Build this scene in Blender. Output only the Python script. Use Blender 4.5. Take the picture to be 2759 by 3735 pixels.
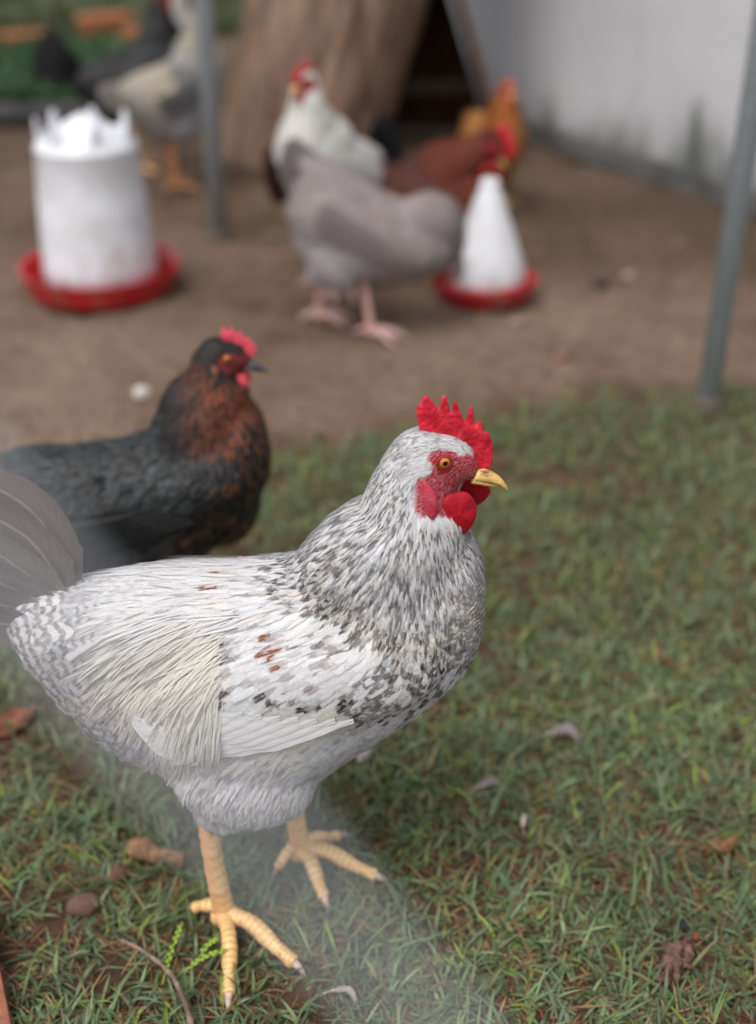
import bpy, bmesh, math, random
import numpy as np
from mathutils import Vector, Matrix, noise
from mathutils.bvhtree import BVHTree

for o in list(bpy.data.objects):
    bpy.data.objects.remove(o, do_unlink=True)
scene = bpy.context.scene
COL = scene.collection
random.seed(7)
RNG = np.random.default_rng(7)
R = math.radians

# ------------------------------------------------------------------ camera
cam_data = bpy.data.cameras.new('camera')
cam = bpy.data.objects.new('camera', cam_data)
COL.objects.link(cam)
cam.location = (0, 0, .75)
cam.rotation_euler = (R(60), 0, 0)
cam_data.sensor_fit = 'VERTICAL'
cam_data.sensor_height = 36
cam_data.sensor_width = 36
cam_data.lens = 41.8
cam_data.clip_start = .01
cam_data.clip_end = 800
cam_data.dof.use_dof = True
cam_data.dof.focus_distance = .787
cam_data.dof.aperture_fstop = 2.65
scene.camera = cam

# ------------------------------------------------------------------ sky and sun (soft overcast daylight)
SUN_EL, SUN_AZ = R(62), R(215)
world = bpy.data.worlds.new('World')
scene.world = world
world.use_nodes = True
wn = world.node_tree.nodes
wl = world.node_tree.links
sky = wn.new('ShaderNodeTexSky')
sky.sky_type = 'NISHITA'
sky.sun_disc = False
sky.sun_elevation = SUN_EL
sky.sun_rotation = SUN_AZ
sky.air_density = 1.0
sky.dust_density = 3.0
hs = wn.new('ShaderNodeHueSaturation')
hs.inputs['Saturation'].default_value = .30
wl.new(sky.outputs[0], hs.inputs['Color'])
wl.new(hs.outputs[0], wn['Background'].inputs['Color'])
wn['Background'].inputs['Strength'].default_value = .15
sd = bpy.data.lights.new('sun', 'SUN')
sd.energy = .9
sd.angle = R(30)
sd.color = (1, .965, .91)
sun = bpy.data.objects.new('sun', sd)
COL.objects.link(sun)
sdir = Vector((math.sin(SUN_AZ) * math.cos(SUN_EL), math.cos(SUN_AZ) * math.cos(SUN_EL), math.sin(SUN_EL)))
sun.rotation_euler = sdir.to_track_quat('Z', 'Y').to_euler()
scene.view_settings.view_transform = 'Standard'
scene.view_settings.look = 'None'
scene.view_settings.gamma = 1
scene.view_settings.exposure = 0.60
scene.render.engine = 'CYCLES'
scene.cycles.use_denoising = True
scene.cycles.max_bounces = 6
scene.cycles.transparent_max_bounces = 16


# ------------------------------------------------------------------ helpers
def lin(c):
    return tuple(((v / 255) / 12.92 if v / 255 <= .04045 else ((v / 255 + .055) / 1.055) ** 2.4) for v in c)


def obj(name, me, mat=None, parent=None, loc=None):
    o = bpy.data.objects.new(name, me)
    COL.objects.link(o)
    if mat is not None and len(me.materials) == 0:
        me.materials.append(mat)
    if parent is not None:
        o.parent = parent
    if loc is not None:
        o.location = loc
    return o


def empty(name, loc=(0, 0, 0), rz=0, scale=1):
    o = bpy.data.objects.new(name, None)
    COL.objects.link(o)
    o.location = loc
    o.rotation_euler = (0, 0, rz)
    o.scale = (scale,) * 3
    o.empty_display_size = .05
    return o


def tag(o, label=None, cat=None, group=None, kind=None):
    if label:
        o['label'] = label
    if cat:
        o['category'] = cat
    if group:
        o['group'] = group
    if kind:
        o['kind'] = kind
    return o


def mesh(name, verts, faces, smooth=True):
    me = bpy.data.meshes.new(name)
    me.from_pydata([tuple(v) for v in verts], [], faces)
    if smooth:
        me.polygons.foreach_set('use_smooth', [True] * len(me.polygons))
    me.update()
    return me


def np_mesh(name, V, quads, attrs=None, uv=None, smooth=True):
    """V (n,3), quads (m,4); attrs {name: (n,4)} point colours; uv (n,2) per vertex"""
    me = bpy.data.meshes.new(name)
    n, m = len(V), len(quads)
    me.vertices.add(n)
    me.vertices.foreach_set('co', np.ascontiguousarray(V, dtype=np.float32).ravel())
    k = quads.shape[1]
    me.loops.add(m * k)
    me.polygons.add(m)
    me.polygons.foreach_set('loop_start', np.arange(0, m * k, k, dtype=np.int32))
    me.loops.foreach_set('vertex_index', np.ascontiguousarray(quads, dtype=np.int32).ravel())
    me.polygons.foreach_set('use_smooth', np.full(m, smooth))
    if uv is not None:
        lay = me.uv_layers.new(name='UVMap')
        lay.data.foreach_set('uv', np.ascontiguousarray(uv[quads.ravel()], dtype=np.float32).ravel())
    if attrs:
        for an, av in attrs.items():
            a = me.color_attributes.new(an, 'FLOAT_COLOR', 'POINT')
            a.data.foreach_set('color', np.ascontiguousarray(av, dtype=np.float32).ravel())
    me.update(calc_edges=True)
    me.validate()
    return me


def loft(rings, cap=True):
    """rings: list of lists of points -> verts, faces (closed skin, fan caps)"""
    V, F = [], []
    n = len(rings[0])
    for r in rings:
        V += [tuple(p) for p in r]
    for i in range(len(rings) - 1):
        for j in range(n):
            a, b = i * n + j, i * n + (j + 1) % n
            F.append((a, b, b + n, a + n))
    if cap:
        for ri, flip in ((0, True), (len(rings) - 1, False)):
            c = np.mean(np.array(rings[ri], dtype=float), axis=0)
            V.append(tuple(c))
            ci = len(V) - 1
            for j in range(n):
                a, b = ri * n + j, ri * n + (j + 1) % n
                F.append((b, a, ci) if flip else (a, b, ci))
    return V, F


def join(*vf):
    V, F = [], []
    for v, f in vf:
        o = len(V)
        V += [tuple(p) for p in v]
        F += [tuple(i + o for i in q) for q in f]
    return V, F


def tube(pts, rad, seg=8, cap=True, up=(0, 0, 1), rmod=None):
    """tube along points; rad float or list; rmod(i, angle) multiplies the radius"""
    pts = [Vector(p) for p in pts]
    n = len(pts)
    if not hasattr(rad, '__len__'):
        rad = [rad] * n
    rings = []
    upv = Vector(up)
    for i in range(n):
        t = (pts[min(i + 1, n - 1)] - pts[max(i - 1, 0)]).normalized()
        s = t.cross(upv)
        if s.length < 1e-3:
            s = t.cross(Vector((1, 0, 0)))
        s.normalize()
        u = s.cross(t).normalized()
        ring = []
        for k in range(seg):
            a = 2 * math.pi * k / seg
            r = rad[i] * (rmod(i, a) if rmod else 1)
            ring.append(pts[i] + s * math.cos(a) * r + u * math.sin(a) * r)
        rings.append(ring)
    return loft(rings, cap)


def spline(pts, n):
    """Catmull-Rom through points, n samples"""
    P = np.array(pts, dtype=float)
    P = np.vstack([2 * P[0] - P[1], P, 2 * P[-1] - P[-2]])
    m = len(P) - 3
    out = []
    for t in np.linspace(0, m - 1e-9, n):
        i = int(t)
        u = t - i
        a, b, c, d = P[i:i + 4]
        out.append(.5 * ((2 * b) + (-a + c) * u + (2 * a - 5 * b + 4 * c - d) * u * u + (-a + 3 * b - 3 * c + d) * u ** 3))
    return np.array(out)


def ellipsoid(c, r, seg=20, rings=12, rot=0):
    V, F = [], []
    RR = []
    cr, sr = math.cos(rot), math.sin(rot)
    for i in range(1, rings):
        ph = math.pi * i / rings
        ring = []
        for j in range(seg):
            a = 2 * math.pi * j / seg
            x, y, z = r[0] * math.cos(ph), r[1] * math.sin(ph) * math.cos(a), r[2] * math.sin(ph) * math.sin(a)
            ring.append((c[0] + x * cr + z * sr, c[1] + y, c[2] - x * sr + z * cr))
        RR.append(ring)
    V, F = loft(RR, True)
    return V, F


def box(sx, sy, sz, c=(0, 0, 0), bev=0):
    bm = bmesh.new()
    bmesh.ops.create_cube(bm, size=1)
    for v in bm.verts:
        v.co = Vector((v.co.x * sx + c[0], v.co.y * sy + c[1], v.co.z * sz + c[2]))
    if bev:
        bmesh.ops.bevel(bm, geom=list(bm.edges), offset=bev, segments=2, affect='EDGES', profile=.7)
    me = bpy.data.meshes.new('box')
    bm.to_mesh(me)
    bm.free()
    return me


def remeshed(name, vf, voxel, smooth_it=6, smooth_f=.5, shrink=0.0):
    """union of closed shells as ONE continuous surface"""
    me = mesh('tmp', vf[0], vf[1])
    o = bpy.data.objects.new('tmp', me)
    COL.objects.link(o)
    m = o.modifiers.new('r', 'REMESH')
    m.mode = 'VOXEL'
    m.voxel_size = voxel
    m.use_smooth_shade = True
    if smooth_it:
        s = o.modifiers.new('s', 'SMOOTH')
        s.factor = smooth_f
        s.iterations = smooth_it
    if shrink:
        d = o.modifiers.new('d', 'DISPLACE')
        d.strength = -shrink
        d.mid_level = 0
    dg = bpy.context.evaluated_depsgraph_get()
    dg.update()
    res = bpy.data.meshes.new_from_object(o.evaluated_get(dg))
    res.name = name
    bpy.data.objects.remove(o, do_unlink=True)
    bpy.data.meshes.remove(me)
    return res


def point_color(me, name, fn):
    a = me.color_attributes.new(name, 'FLOAT_COLOR', 'POINT')
    dat = np.ones((len(me.vertices), 4), dtype=np.float32)
    for i, v in enumerate(me.vertices):
        dat[i, :3] = fn(v.co)
    a.data.foreach_set('color', dat.ravel())


# ------------------------------------------------------------------ materials
class NT:
    def __init__(self, name):
        self.m = bpy.data.materials.new(name)
        self.m.use_nodes = True
        self.t = self.m.node_tree
        self.n = self.t.nodes
        self.b = self.n['Principled BSDF']
        self.out = self.n['Material Output']

    def new(self, typ, **kw):
        nd = self.n.new(typ)
        for k, v in kw.items():
            setattr(nd, k, v)
        return nd

    def link(self, a, b):
        self.t.links.new(a, b)

    def sock(self, v, s):
        if isinstance(v, bpy.types.NodeSocket):
            self.link(v, s)
        else:
            s.default_value = v

    def math(self, op, a, b=0.0, c=0.0, clamp=False):
        nd = self.new('ShaderNodeMath', operation=op, use_clamp=clamp)
        self.sock(a, nd.inputs[0])
        self.sock(b, nd.inputs[1])
        self.sock(c, nd.inputs[2])
        return nd.outputs[0]

    def smooth(self, x, a, b, lo=0.0, hi=1.0):
        nd = self.new('ShaderNodeMapRange', interpolation_type='SMOOTHSTEP')
        self.sock(x, nd.inputs['Value'])
        nd.inputs['From Min'].default_value = a
        nd.inputs['From Max'].default_value = b
        nd.inputs['To Min'].default_value = lo
        nd.inputs['To Max'].default_value = hi
        return nd.outputs[0]

    def mix(self, f, a, b, blend='MIX'):
        nd = self.new('ShaderNodeMix', data_type='RGBA', blend_type=blend)
        self.sock(f, nd.inputs[0])
        for v, s in ((a, nd.inputs[6]), (b, nd.inputs[7])):
            if isinstance(v, bpy.types.NodeSocket):
                self.link(v, s)
            else:
                s.default_value = (*v[:3], 1)
        return nd.outputs[2]

    def noise(self, vec=None, scale=5.0, detail=4.0, rough=.55, dist=0.0):
        nd = self.new('ShaderNodeTexNoise')
        nd.inputs['Scale'].default_value = scale
        nd.inputs['Detail'].default_value = detail
        nd.inputs['Roughness'].default_value = rough
        nd.inputs['Distortion'].default_value = dist
        if vec is not None:
            self.link(vec, nd.inputs['Vector'])
        return nd.outputs[0]

    def coord(self, which='Object', scale=None):
        tc = self.new('ShaderNodeTexCoord')
        o = tc.outputs[which]
        if scale is not None:
            mp = self.new('ShaderNodeMapping')
            mp.inputs['Scale'].default_value = scale
            self.link(o, mp.inputs['Vector'])
            o = mp.outputs[0]
        return o

    def bump(self, h, strength=.3, dist=.002):
        bp = self.new('ShaderNodeBump')
        bp.inputs['Strength'].default_value = strength
        bp.inputs['Distance'].default_value = dist
        self.link(h, bp.inputs['Height'])
        self.link(bp.outputs[0], self.b.inputs['Normal'])

    def set(self, **kw):
        for k, v in kw.items():
            k = k.replace('_', ' ')
            s = self.b.inputs[k]
            if isinstance(v, bpy.types.NodeSocket):
                self.link(v, s)
            elif hasattr(v, '__len__') and len(v) == 3:
                s.default_value = (*v, 1)
            else:
                s.default_value = v


def feather_material(name, rough=.62, spec=.25, transl=.32, sheen=0.0, fray=1.0):
    t = NT(name)
    uv = t.new('ShaderNodeUVMap', uv_map='UVMap')
    sx = t.new('ShaderNodeSeparateXYZ')
    t.link(uv.outputs[0], sx.inputs[0])
    u, v = sx.outputs[0], sx.outputs[1]
    ua = t.math('MULTIPLY', t.math('ABSOLUTE', t.math('SUBTRACT', u, .5)), 2.0)
    at = {}
    for a in ('base', 'mark', 'pat'):
        nd = t.new('ShaderNodeAttribute', attribute_name=a)
        at[a] = nd
    sp = t.new('ShaderNodeSeparateColor')
    t.link(at['pat'].outputs['Color'], sp.inputs[0])
    rnd = at['pat'].outputs['Alpha']
    nz = t.noise(t.coord('Object'), 420, 2, .5)
    nzc = t.math('MULTIPLY', t.math('SUBTRACT', nz, .5), .5)
    vv = t.math('ADD', v, nzc)
    uu = t.math('ADD', ua, nzc)
    streak = t.math('MULTIPLY', t.smooth(uu, .66, .26), t.smooth(vv, .12, .45))
    tip = t.smooth(t.math('ADD', vv, t.math('MULTIPLY', ua, .06)), .50, .66)
    sw = t.math('SINE', t.math('ADD', t.math('MULTIPLY', t.math('SUBTRACT', t.math('ADD', v, t.math('MULTIPLY', nzc, .12)), t.math('MULTIPLY', ua, .10)), 24.0), t.math('MULTIPLY', rnd, 6.28)))
    bar = t.smooth(sw, -.5, .7)
    m = t.math('MAXIMUM', t.math('MULTIPLY', sp.outputs[0], streak), t.math('MULTIPLY', sp.outputs[1], tip))
    m = t.math('MAXIMUM', m, t.math('MULTIPLY', sp.outputs[2], bar), clamp=True)
    col = t.mix(m, at['base'].outputs['Color'], at['mark'].outputs['Color'])
    # barbs: fine lines sweeping out from the shaft
    cb = t.new('ShaderNodeCombineXYZ')
    t.link(t.math('SUBTRACT', t.math('MULTIPLY', v, 34.0), t.math('MULTIPLY', ua, 11.0)), cb.inputs[0])
    t.link(t.math('MULTIPLY', rnd, 37.0), cb.inputs[1])
    t.link(t.math('MULTIPLY', ua, .8), cb.inputs[2])
    barb = t.noise(cb.outputs[0], 1.0, 3, .6)
    col = t.mix(1.0, col, t.mix(barb, (.74, .74, .74), (1.10, 1.10, 1.10)), 'MULTIPLY')
    shaft = t.smooth(ua, .10, .03, 0, .35)
    col = t.mix(shaft, col, t.mix(.5, at['base'].outputs['Color'], (.8, .76, .68)))
    t.set(Base_Color=col, Roughness=rough)
    t.b.inputs['Specular IOR Level'].default_value = spec
    t.b.inputs['Sheen Weight'].default_value = sheen
    t.bump(barb, .35, .0006)
    tr = t.new('ShaderNodeBsdfTranslucent')
    t.link(col, tr.inputs[0])
    mx = t.new('ShaderNodeMixShader')
    mx.inputs[0].default_value = transl
    t.link(t.b.outputs[0], mx.inputs[1])
    t.link(tr.outputs[0], mx.inputs[2])
    if fray:
        # barbs part at the vane's edge and tip, leaving gaps
        cf = t.new('ShaderNodeCombineXYZ')
        t.link(t.math('SUBTRACT', t.math('MULTIPLY', v, 46.0), t.math('MULTIPLY', ua, 13.0)), cf.inputs[0])
        t.link(t.math('MULTIPLY', rnd, 91.0), cf.inputs[1])
        t.link(t.math('MULTIPLY', u, 1.6), cf.inputs[2])
        fn = t.noise(cf.outputs[0], 1.0, 2, .6)
        edge = t.math('MAXIMUM', t.smooth(ua, .35, 1.0), t.smooth(v, .72, 1.0))
        hole = t.math('MULTIPLY', t.smooth(t.math('ADD', fn, t.math('MULTIPLY', edge, .34)), .58, .72), fray, clamp=True)
        tp = t.new('ShaderNodeBsdfTransparent')
        m2 = t.new('ShaderNodeMixShader')
        t.link(hole, m2.inputs[0])
        t.link(mx.outputs[0], m2.inputs[1])
        t.link(tp.outputs[0], m2.inputs[2])
        t.link(m2.outputs[0], t.out.inputs[0])
    else:
        t.link(mx.outputs[0], t.out.inputs[0])
    return t.m


def attr_material(name, attr='base', rough=.7, bump_scale=0, bump=.3, dist=.001, spec=.3):
    t = NT(name)
    nd = t.new('ShaderNodeAttribute', attribute_name=attr)
    t.set(Base_Color=nd.outputs['Color'], Roughness=rough)
    t.b.inputs['Specular IOR Level'].default_value = spec
    if bump_scale:
        t.bump(t.noise(t.coord('Object'), bump_scale, 3, .6), bump, dist)
    return t.m


def noisy(name, c1, c2, scale=20, rough=.7, bump=.3, dist=.002, spec=.3, detail=5, stretch=None, lo=.35, hi=.65):
    t = NT(name)
    co = t.coord('Object', stretch)
    n1 = t.noise(co, scale, detail, .6)
    t.set(Base_Color=t.mix(t.smooth(n1, lo, hi), lin(c1), lin(c2)), Roughness=rough)
    t.b.inputs['Specular IOR Level'].default_value = spec
    if bump:
        t.bump(t.noise(co, scale * 3, 4, .6), bump, dist)
    return t.m


def comb_material(name, c1, c2, c3):
    t = NT(name)
    co = t.coord('Object')
    vo = t.new('ShaderNodeTexVoronoi')
    vo.inputs['Scale'].default_value = 650
    t.link(co, vo.inputs['Vector'])
    n1 = t.noise(co, 90, 4, .6)
    c = t.mix(t.smooth(n1, .3, .7), lin(c1), lin(c2))
    c = t.mix(t.math('MULTIPLY', t.smooth(t.noise(co, 38, 3, .6), .5, .72), .6), c, lin(tuple(int(v * .62) for v in c1)))
    # powdery pale papillae
    c = t.mix(t.math('MULTIPLY', t.smooth(vo.outputs['Distance'], .25, .05), t.smooth(n1, .42, .7)), c, lin(c3))
    t.set(Base_Color=c, Roughness=.55)
    t.b.inputs['Subsurface Weight'].default_value = .12
    t.b.inputs['Subsurface Radius'].default_value = (.004, .001, .0008)
    t.b.inputs['Subsurface Scale'].default_value = .6
    t.b.inputs['Specular IOR Level'].default_value = .3
    h = t.math('ADD', t.math('MULTIPLY', vo.outputs['Distance'], -.6), t.noise(co, 240, 3, .6))
    t.bump(h, .42, .0010)
    return t.m


M = {}
M['feather'] = feather_material('plumage_white')
M['feather_dark'] = feather_material('plumage_glossy', .55, .35, .03, fray=.6)
M['quill'] = feather_material('flight_and_tail_vane', .6, .25, .12, fray=.22)
M['plain'] = feather_material('plumage_far', fray=0)
M['down'] = attr_material('down_under_feathers', 'base', .85, 300, .5, .001)
M['comb'] = comb_material('comb_skin', (170, 14, 32), (206, 38, 56), (238, 132, 140))
M['comb_pale'] = comb_material('comb_skin_pale', (196, 60, 72), (212, 88, 98), (240, 160, 160))
M['wattle'] = comb_material('wattle_skin', (150, 4, 22), (172, 10, 30), (190, 30, 48))
M['earlobe'] = comb_material('earlobe_skin', (160, 34, 50), (186, 70, 84), (230, 190, 190))
M['white_lobe'] = noisy('white_lobe', (232, 228, 232), (214, 206, 212), 200, .6, .2, .0005)


def beak_material(name, c, cd, ct):
    t = NT(name)
    co = t.coord('Object')
    n1 = t.noise(co, 420, 3, .6)
    n2 = t.noise(t.coord('Object', (1, 6, 8)), 60, 3, .5)
    col = t.mix(t.smooth(n2, .35, .7), lin(c), lin(ct))
    col = t.mix(t.smooth(n1, .64, .70), col, lin(cd))
    t.set(Base_Color=col, Roughness=.38)
    t.bump(n2, .15, .0005)
    return t.m


M['beak'] = beak_material('beak_horn', (214, 168, 84), (96, 70, 48), (232, 200, 140))
M['beak_dark'] = beak_material('beak_slate', (62, 64, 70), (30, 30, 32), (84, 86, 92))


def eye_material():
    t = NT('eye_iris')
    # iris ring and pupil are set out around the eyeball's own axis (object Y)
    co = t.coord('Object')
    sp = t.new('ShaderNodeSeparateXYZ')
    t.link(co, sp.inputs[0])
    d = t.math('SQRT', t.math('ADD', t.math('POWER', sp.outputs[0], 2.0), t.math('POWER', sp.outputs[2], 2.0)))
    col = t.mix(t.smooth(d, .0016, .0019), lin((8, 6, 6)), lin((205, 120, 18)))
    col = t.mix(t.smooth(d, .0030, .0037), col, lin((120, 62, 10)))
    t.set(Base_Color=col, Roughness=.06)
    t.b.inputs['Coat Weight'].default_value = .6
    return t.m


M['eye'] = eye_material()


def leg_material(name, a, b, c):
    t = NT(name)
    co = t.coord('Object')
    vo = t.new('ShaderNodeTexVoronoi')
    vo.inputs['Scale'].default_value = 520
    t.link(co, vo.inputs['Vector'])
    n1 = t.noise(co, 60, 4, .6)
    col = t.mix(t.smooth(n1, .35, .65), lin(a), lin(b))
    nd = t.new('ShaderNodeAttribute', attribute_name='side')
    ssep = t.new('ShaderNodeSeparateColor')
    t.link(nd.outputs['Color'], ssep.inputs[0])
    pink = t.math('MULTIPLY', t.math('MULTIPLY', ssep.outputs[0], t.smooth(vo.outputs['Distance'], .1, .5)), .5)
    col = t.mix(pink, col, lin(c))
    col = t.mix(t.math('MULTIPLY', ssep.outputs[1], .5), col, lin((166, 112, 66)))
    n3 = t.noise(co, 200, 3, .6)
    col = t.mix(t.math('MULTIPLY', t.smooth(n3, .50, .70), t.math('MULTIPLY', ssep.outputs[2], .9)), col, lin((92, 60, 40)))
    t.set(Base_Color=col, Roughness=.45)
    t.bump(vo.outputs['Distance'], .35, .0008)
    return t.m


M['leg'] = leg_material('leg_scales', (222, 178, 112), (230, 194, 136), (206, 134, 104))
M['leg_pink'] = leg_material('leg_scales_pink', (196, 160, 152), (206, 172, 164), (196, 130, 124))
M['leg_dull'] = leg_material('leg_scales_dull', (176, 122, 70), (190, 138, 86), (176, 110, 80))
M['claw'] = noisy('claw_horn', (206, 184, 168), (170, 142, 126), 200, .4, .1)
M['claw_dark'] = noisy('claw_dirty', (128, 100, 84), (180, 150, 130), 300, .5, .2)
M['eyelid'] = noisy('eyelid_skin', (150, 40, 52), (120, 60, 56), 300, .5, .2, .0003)
M['nostril'] = noisy('nostril_skin', (214, 170, 130), (170, 110, 80), 300, .5, .2, .0003)


# ------------------------------------------------------------------ feathers
def lay_feathers(bvh, P, N, D, L, W, base, mark, pat, off, lift, stiff, point, nv=6, seed=1):
    """One mesh of feathers that hug a body. P roots, N normals, D directions, L lengths, W widths (arrays)."""
    rng = np.random.default_rng(seed)
    n = len(P)
    ts = np.linspace(0, 1, nv)
    V = np.zeros((n, nv, 3, 3))
    UV = np.zeros((n, nv, 3, 2))
    D = D - (D * N).sum(1, keepdims=True) * N
    D /= np.linalg.norm(D, axis=1, keepdims=True) + 1e-9
    find = bvh.find_nearest
    for i in range(n):
        p = Vector(P[i])
        nn = Vector(N[i])
        d = Vector(D[i])
        step = L[i] / (nv - 1)
        q = p.copy()
        jit = off[i]
        for k in range(nv):
            t = ts[k]
            if k:
                q = q + d * step
                loc, nrm, _, _ = find(q)
                if loc is not None:
                    if nrm.dot(nn) < -.2:
                        nrm = -nrm
                    hug = 1 - stiff[i] * t
                    if (q - loc).dot(nrm) < 0:
                        hug = 1.0
                    q = q.lerp(loc, hug)
                    if nrm.dot(nn) > .2:
                        nn = nn.lerp(nrm, .7).normalized()
                    d = (d - nn * d.dot(nn) * hug).normalized()
            s = d.cross(nn).normalized()
            h = jit + lift[i] * L[i] * t
            c = q + nn * h
            pt = point[i]
            if pt > .5:
                w = W[i] * .5 * min(1, (t + .12) * 3.2) * max(.04, 1 - max(0, (t - .35) / .65) ** (1.3))
            else:
                w = W[i] * .5 * min(1, .35 + t * 1.6) * (max(.0, 1 - max(0, (t - .55) / .45) ** 2.4) ** .5 if t < .999 else .28)
            cam_ = W[i] * .06
            V[i, k, 0] = c - s * w - nn * cam_
            V[i, k, 1] = c
            V[i, k, 2] = c + s * w - nn * cam_
            UV[i, k, 0] = (0, t)
            UV[i, k, 1] = (.5, t)
            UV[i, k, 2] = (1, t)
    idx = np.arange(n * nv * 3).reshape(n, nv, 3)
    q = np.stack([idx[:, :-1, :-1], idx[:, :-1, 1:], idx[:, 1:, 1:], idx[:, 1:, :-1]], -1).reshape(-1, 4)
    rep = nv * 3

    def ex(c, alpha=None):
        a = np.ones((n, 4))
        a[:, :3] = c
        if alpha is not None:
            a[:, 3] = alpha
        return np.repeat(a, rep, 0)
    attrs = {'base': ex(base), 'mark': ex(mark), 'pat': ex(pat, rng.random(n))}
    return np_mesh('feathers', V.reshape(-1, 3), q, attrs, UV.reshape(-1, 2))


def big_feather(name, path, width, side, base, mark, pat, parent, mat, camber=.12, blunt=.5, nv=16, nu=7, twist=0.0):
    """one large quill feather along a path; side = direction of its broad face's width"""
    P = spline(path, nv)
    V, UV = [], []
    sd0 = Vector(side).normalized()
    for k in range(nv):
        t = k / (nv - 1)
        tg = Vector(P[min(k + 1, nv - 1)] - P[max(k - 1, 0)]).normalized()
        s = (sd0 - tg * sd0.dot(tg)).normalized()
        nn = s.cross(tg).normalized()
        w = width * .5 * min(1, .18 + t * 2.6) * (max(.02, 1 - max(0, (t - blunt) / (1 - blunt)) ** 2.6)) ** .6
        for j in range(nu):
            a = (j / (nu - 1) - .5) * 2
            edge = 1 + .03 * math.sin(t * 57 + j)
            c = Vector(P[k]) + s * (a * w * edge) + nn * (camber * width * (1 - a * a) * (1 if not twist else 1 - twist * t)) + nn * .0006 * math.sin(t * 40 + a * 5)
            V.append(c)
            UV.append((j / (nu - 1), t))
    idx = np.arange(nv * nu).reshape(nv, nu)
    q = np.stack([idx[:-1, :-1], idx[:-1, 1:], idx[1:, 1:], idx[1:, :-1]], -1).reshape(-1, 4)
    n = nv * nu

    def ex(c, a=1):
        return np.tile(np.array([*c, a]), (n, 1))
    me = np_mesh(name, np.array(V), q, {'base': ex(base), 'mark': ex(mark), 'pat': ex(pat, random.random())}, np.array(UV))
    return obj(name, me, mat, parent)


def sample_surface(me, dens_fn, rng):
    """poisson-like random points on a mesh; dens_fn(centres, normals) -> points per m2"""
    me.calc_loop_triangles()
    nt = len(me.loop_triangles)
    tri = np.zeros(nt * 3, dtype=np.int32)
    me.loop_triangles.foreach_get('vertices', tri)
    tri = tri.reshape(-1, 3)
    co = np.zeros(len(me.vertices) * 3, dtype=np.float32)
    me.vertices.foreach_get('co', co)
    co = co.reshape(-1, 3).astype(float)
    vn = np.zeros(len(me.vertices) * 3, dtype=np.float32)
    me.vertices.foreach_get('normal', vn)
    vn = vn.reshape(-1, 3).astype(float)
    A, B, C = co[tri[:, 0]], co[tri[:, 1]], co[tri[:, 2]]
    cr = np.cross(B - A, C - A)
    area = np.linalg.norm(cr, axis=1) / 2
    cen = (A + B + C) / 3
    exp = area * dens_fn(cen, cr)
    cnt = np.floor(exp + rng.random(nt)).astype(int)
    ti = np.repeat(np.arange(nt), cnt)
    r1, r2 = rng.random(len(ti)), rng.random(len(ti))
    fl = r1 + r2 > 1
    r1[fl], r2[fl] = 1 - r1[fl], 1 - r2[fl]
    P = A[ti] + (B - A)[ti] * r1[:, None] + (C - A)[ti] * r2[:, None]
    N = vn[tri[ti, 0]] * (1 - r1 - r2)[:, None] + vn[tri[ti, 1]] * r1[:, None] + vn[tri[ti, 2]] * r2[:, None]
    N /= np.linalg.norm(N, axis=1, keepdims=True) + 1e-9
    return P, N


def interp_anchors(tab, x, z, power=4):
    """tab rows: x z | values...  inverse-distance blend of the values at (x, z)"""
    d2 = (x[:, None] - tab[None, :, 0]) ** 2 + (z[:, None] - tab[None, :, 1]) ** 2
    w = 1 / (d2 + 4e-6) ** (power / 2)
    w /= w.sum(1, keepdims=True)
    return w @ tab[:, 2:]


def plumage(bird, me, tab, parent, mat, cover=6.0, seed=3, skip=None, mono=1.0, extra=None):
    """feathers over a whole body from an anchor table
    columns: x z dx dz len wid base(3) mark(3) streak tip bar prob off lift stiff point"""
    rng = np.random.default_rng(seed)

    def dens(c, cr):
        v = interp_anchors(tab, c[:, 0], c[:, 2])
        d = cover / (v[:, 2] * v[:, 3])
        if skip is not None:
            d = d * skip(c)
        return d
    P, N = sample_surface(me, dens, rng)
    v = interp_anchors(tab, P[:, 0] + rng.normal(0, .003, len(P)), P[:, 2] + rng.normal(0, .003, len(P)))
    n = len(P)
    ang = rng.normal(0, .13, n)
    dx = v[:, 0] * np.cos(ang) - v[:, 1] * np.sin(ang)
    dz = v[:, 0] * np.sin(ang) + v[:, 1] * np.cos(ang)
    dy = rng.normal(0, .06, n)
    D = np.stack([dx, dy, dz], 1)
    L = v[:, 2] * rng.uniform(.75, 1.2, n)
    W = v[:, 3] * rng.uniform(.8, 1.2, n)
    br = rng.normal(1, .055 * mono, n)[:, None]
    tint = rng.normal(0, .02 * mono, n)[:, None] * np.array([[1, 0, -1.2]])
    base = np.clip(v[:, 4:7] * (br + tint), .002, .9)
    mark = np.clip(v[:, 7:10] * rng.normal(1, .18, n)[:, None], .002, .9)
    on = (rng.random(n) < v[:, 13])[:, None] * rng.uniform(.65, 1, n)[:, None]
    pat = np.clip(v[:, 10:13] * on, 0, 1)
    off = v[:, 14] * rng.uniform(.5, 1.6, n)
    if extra:
        extra(P, base, mark, pat, rng)
    bm = bmesh.new()
    bm.from_mesh(me)
    bvh = BVHTree.FromBMesh(bm)
    bm.free()
    fm = lay_feathers(bvh, P, N, D, L, W, base, mark, pat, off, v[:, 15] * rng.uniform(.6, 1.5, n), v[:, 16], v[:, 17], seed=seed)
    o = obj('plumage', fm, mat, parent)
    o['kind'] = 'stuff'
    return o, bvh, n


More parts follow.
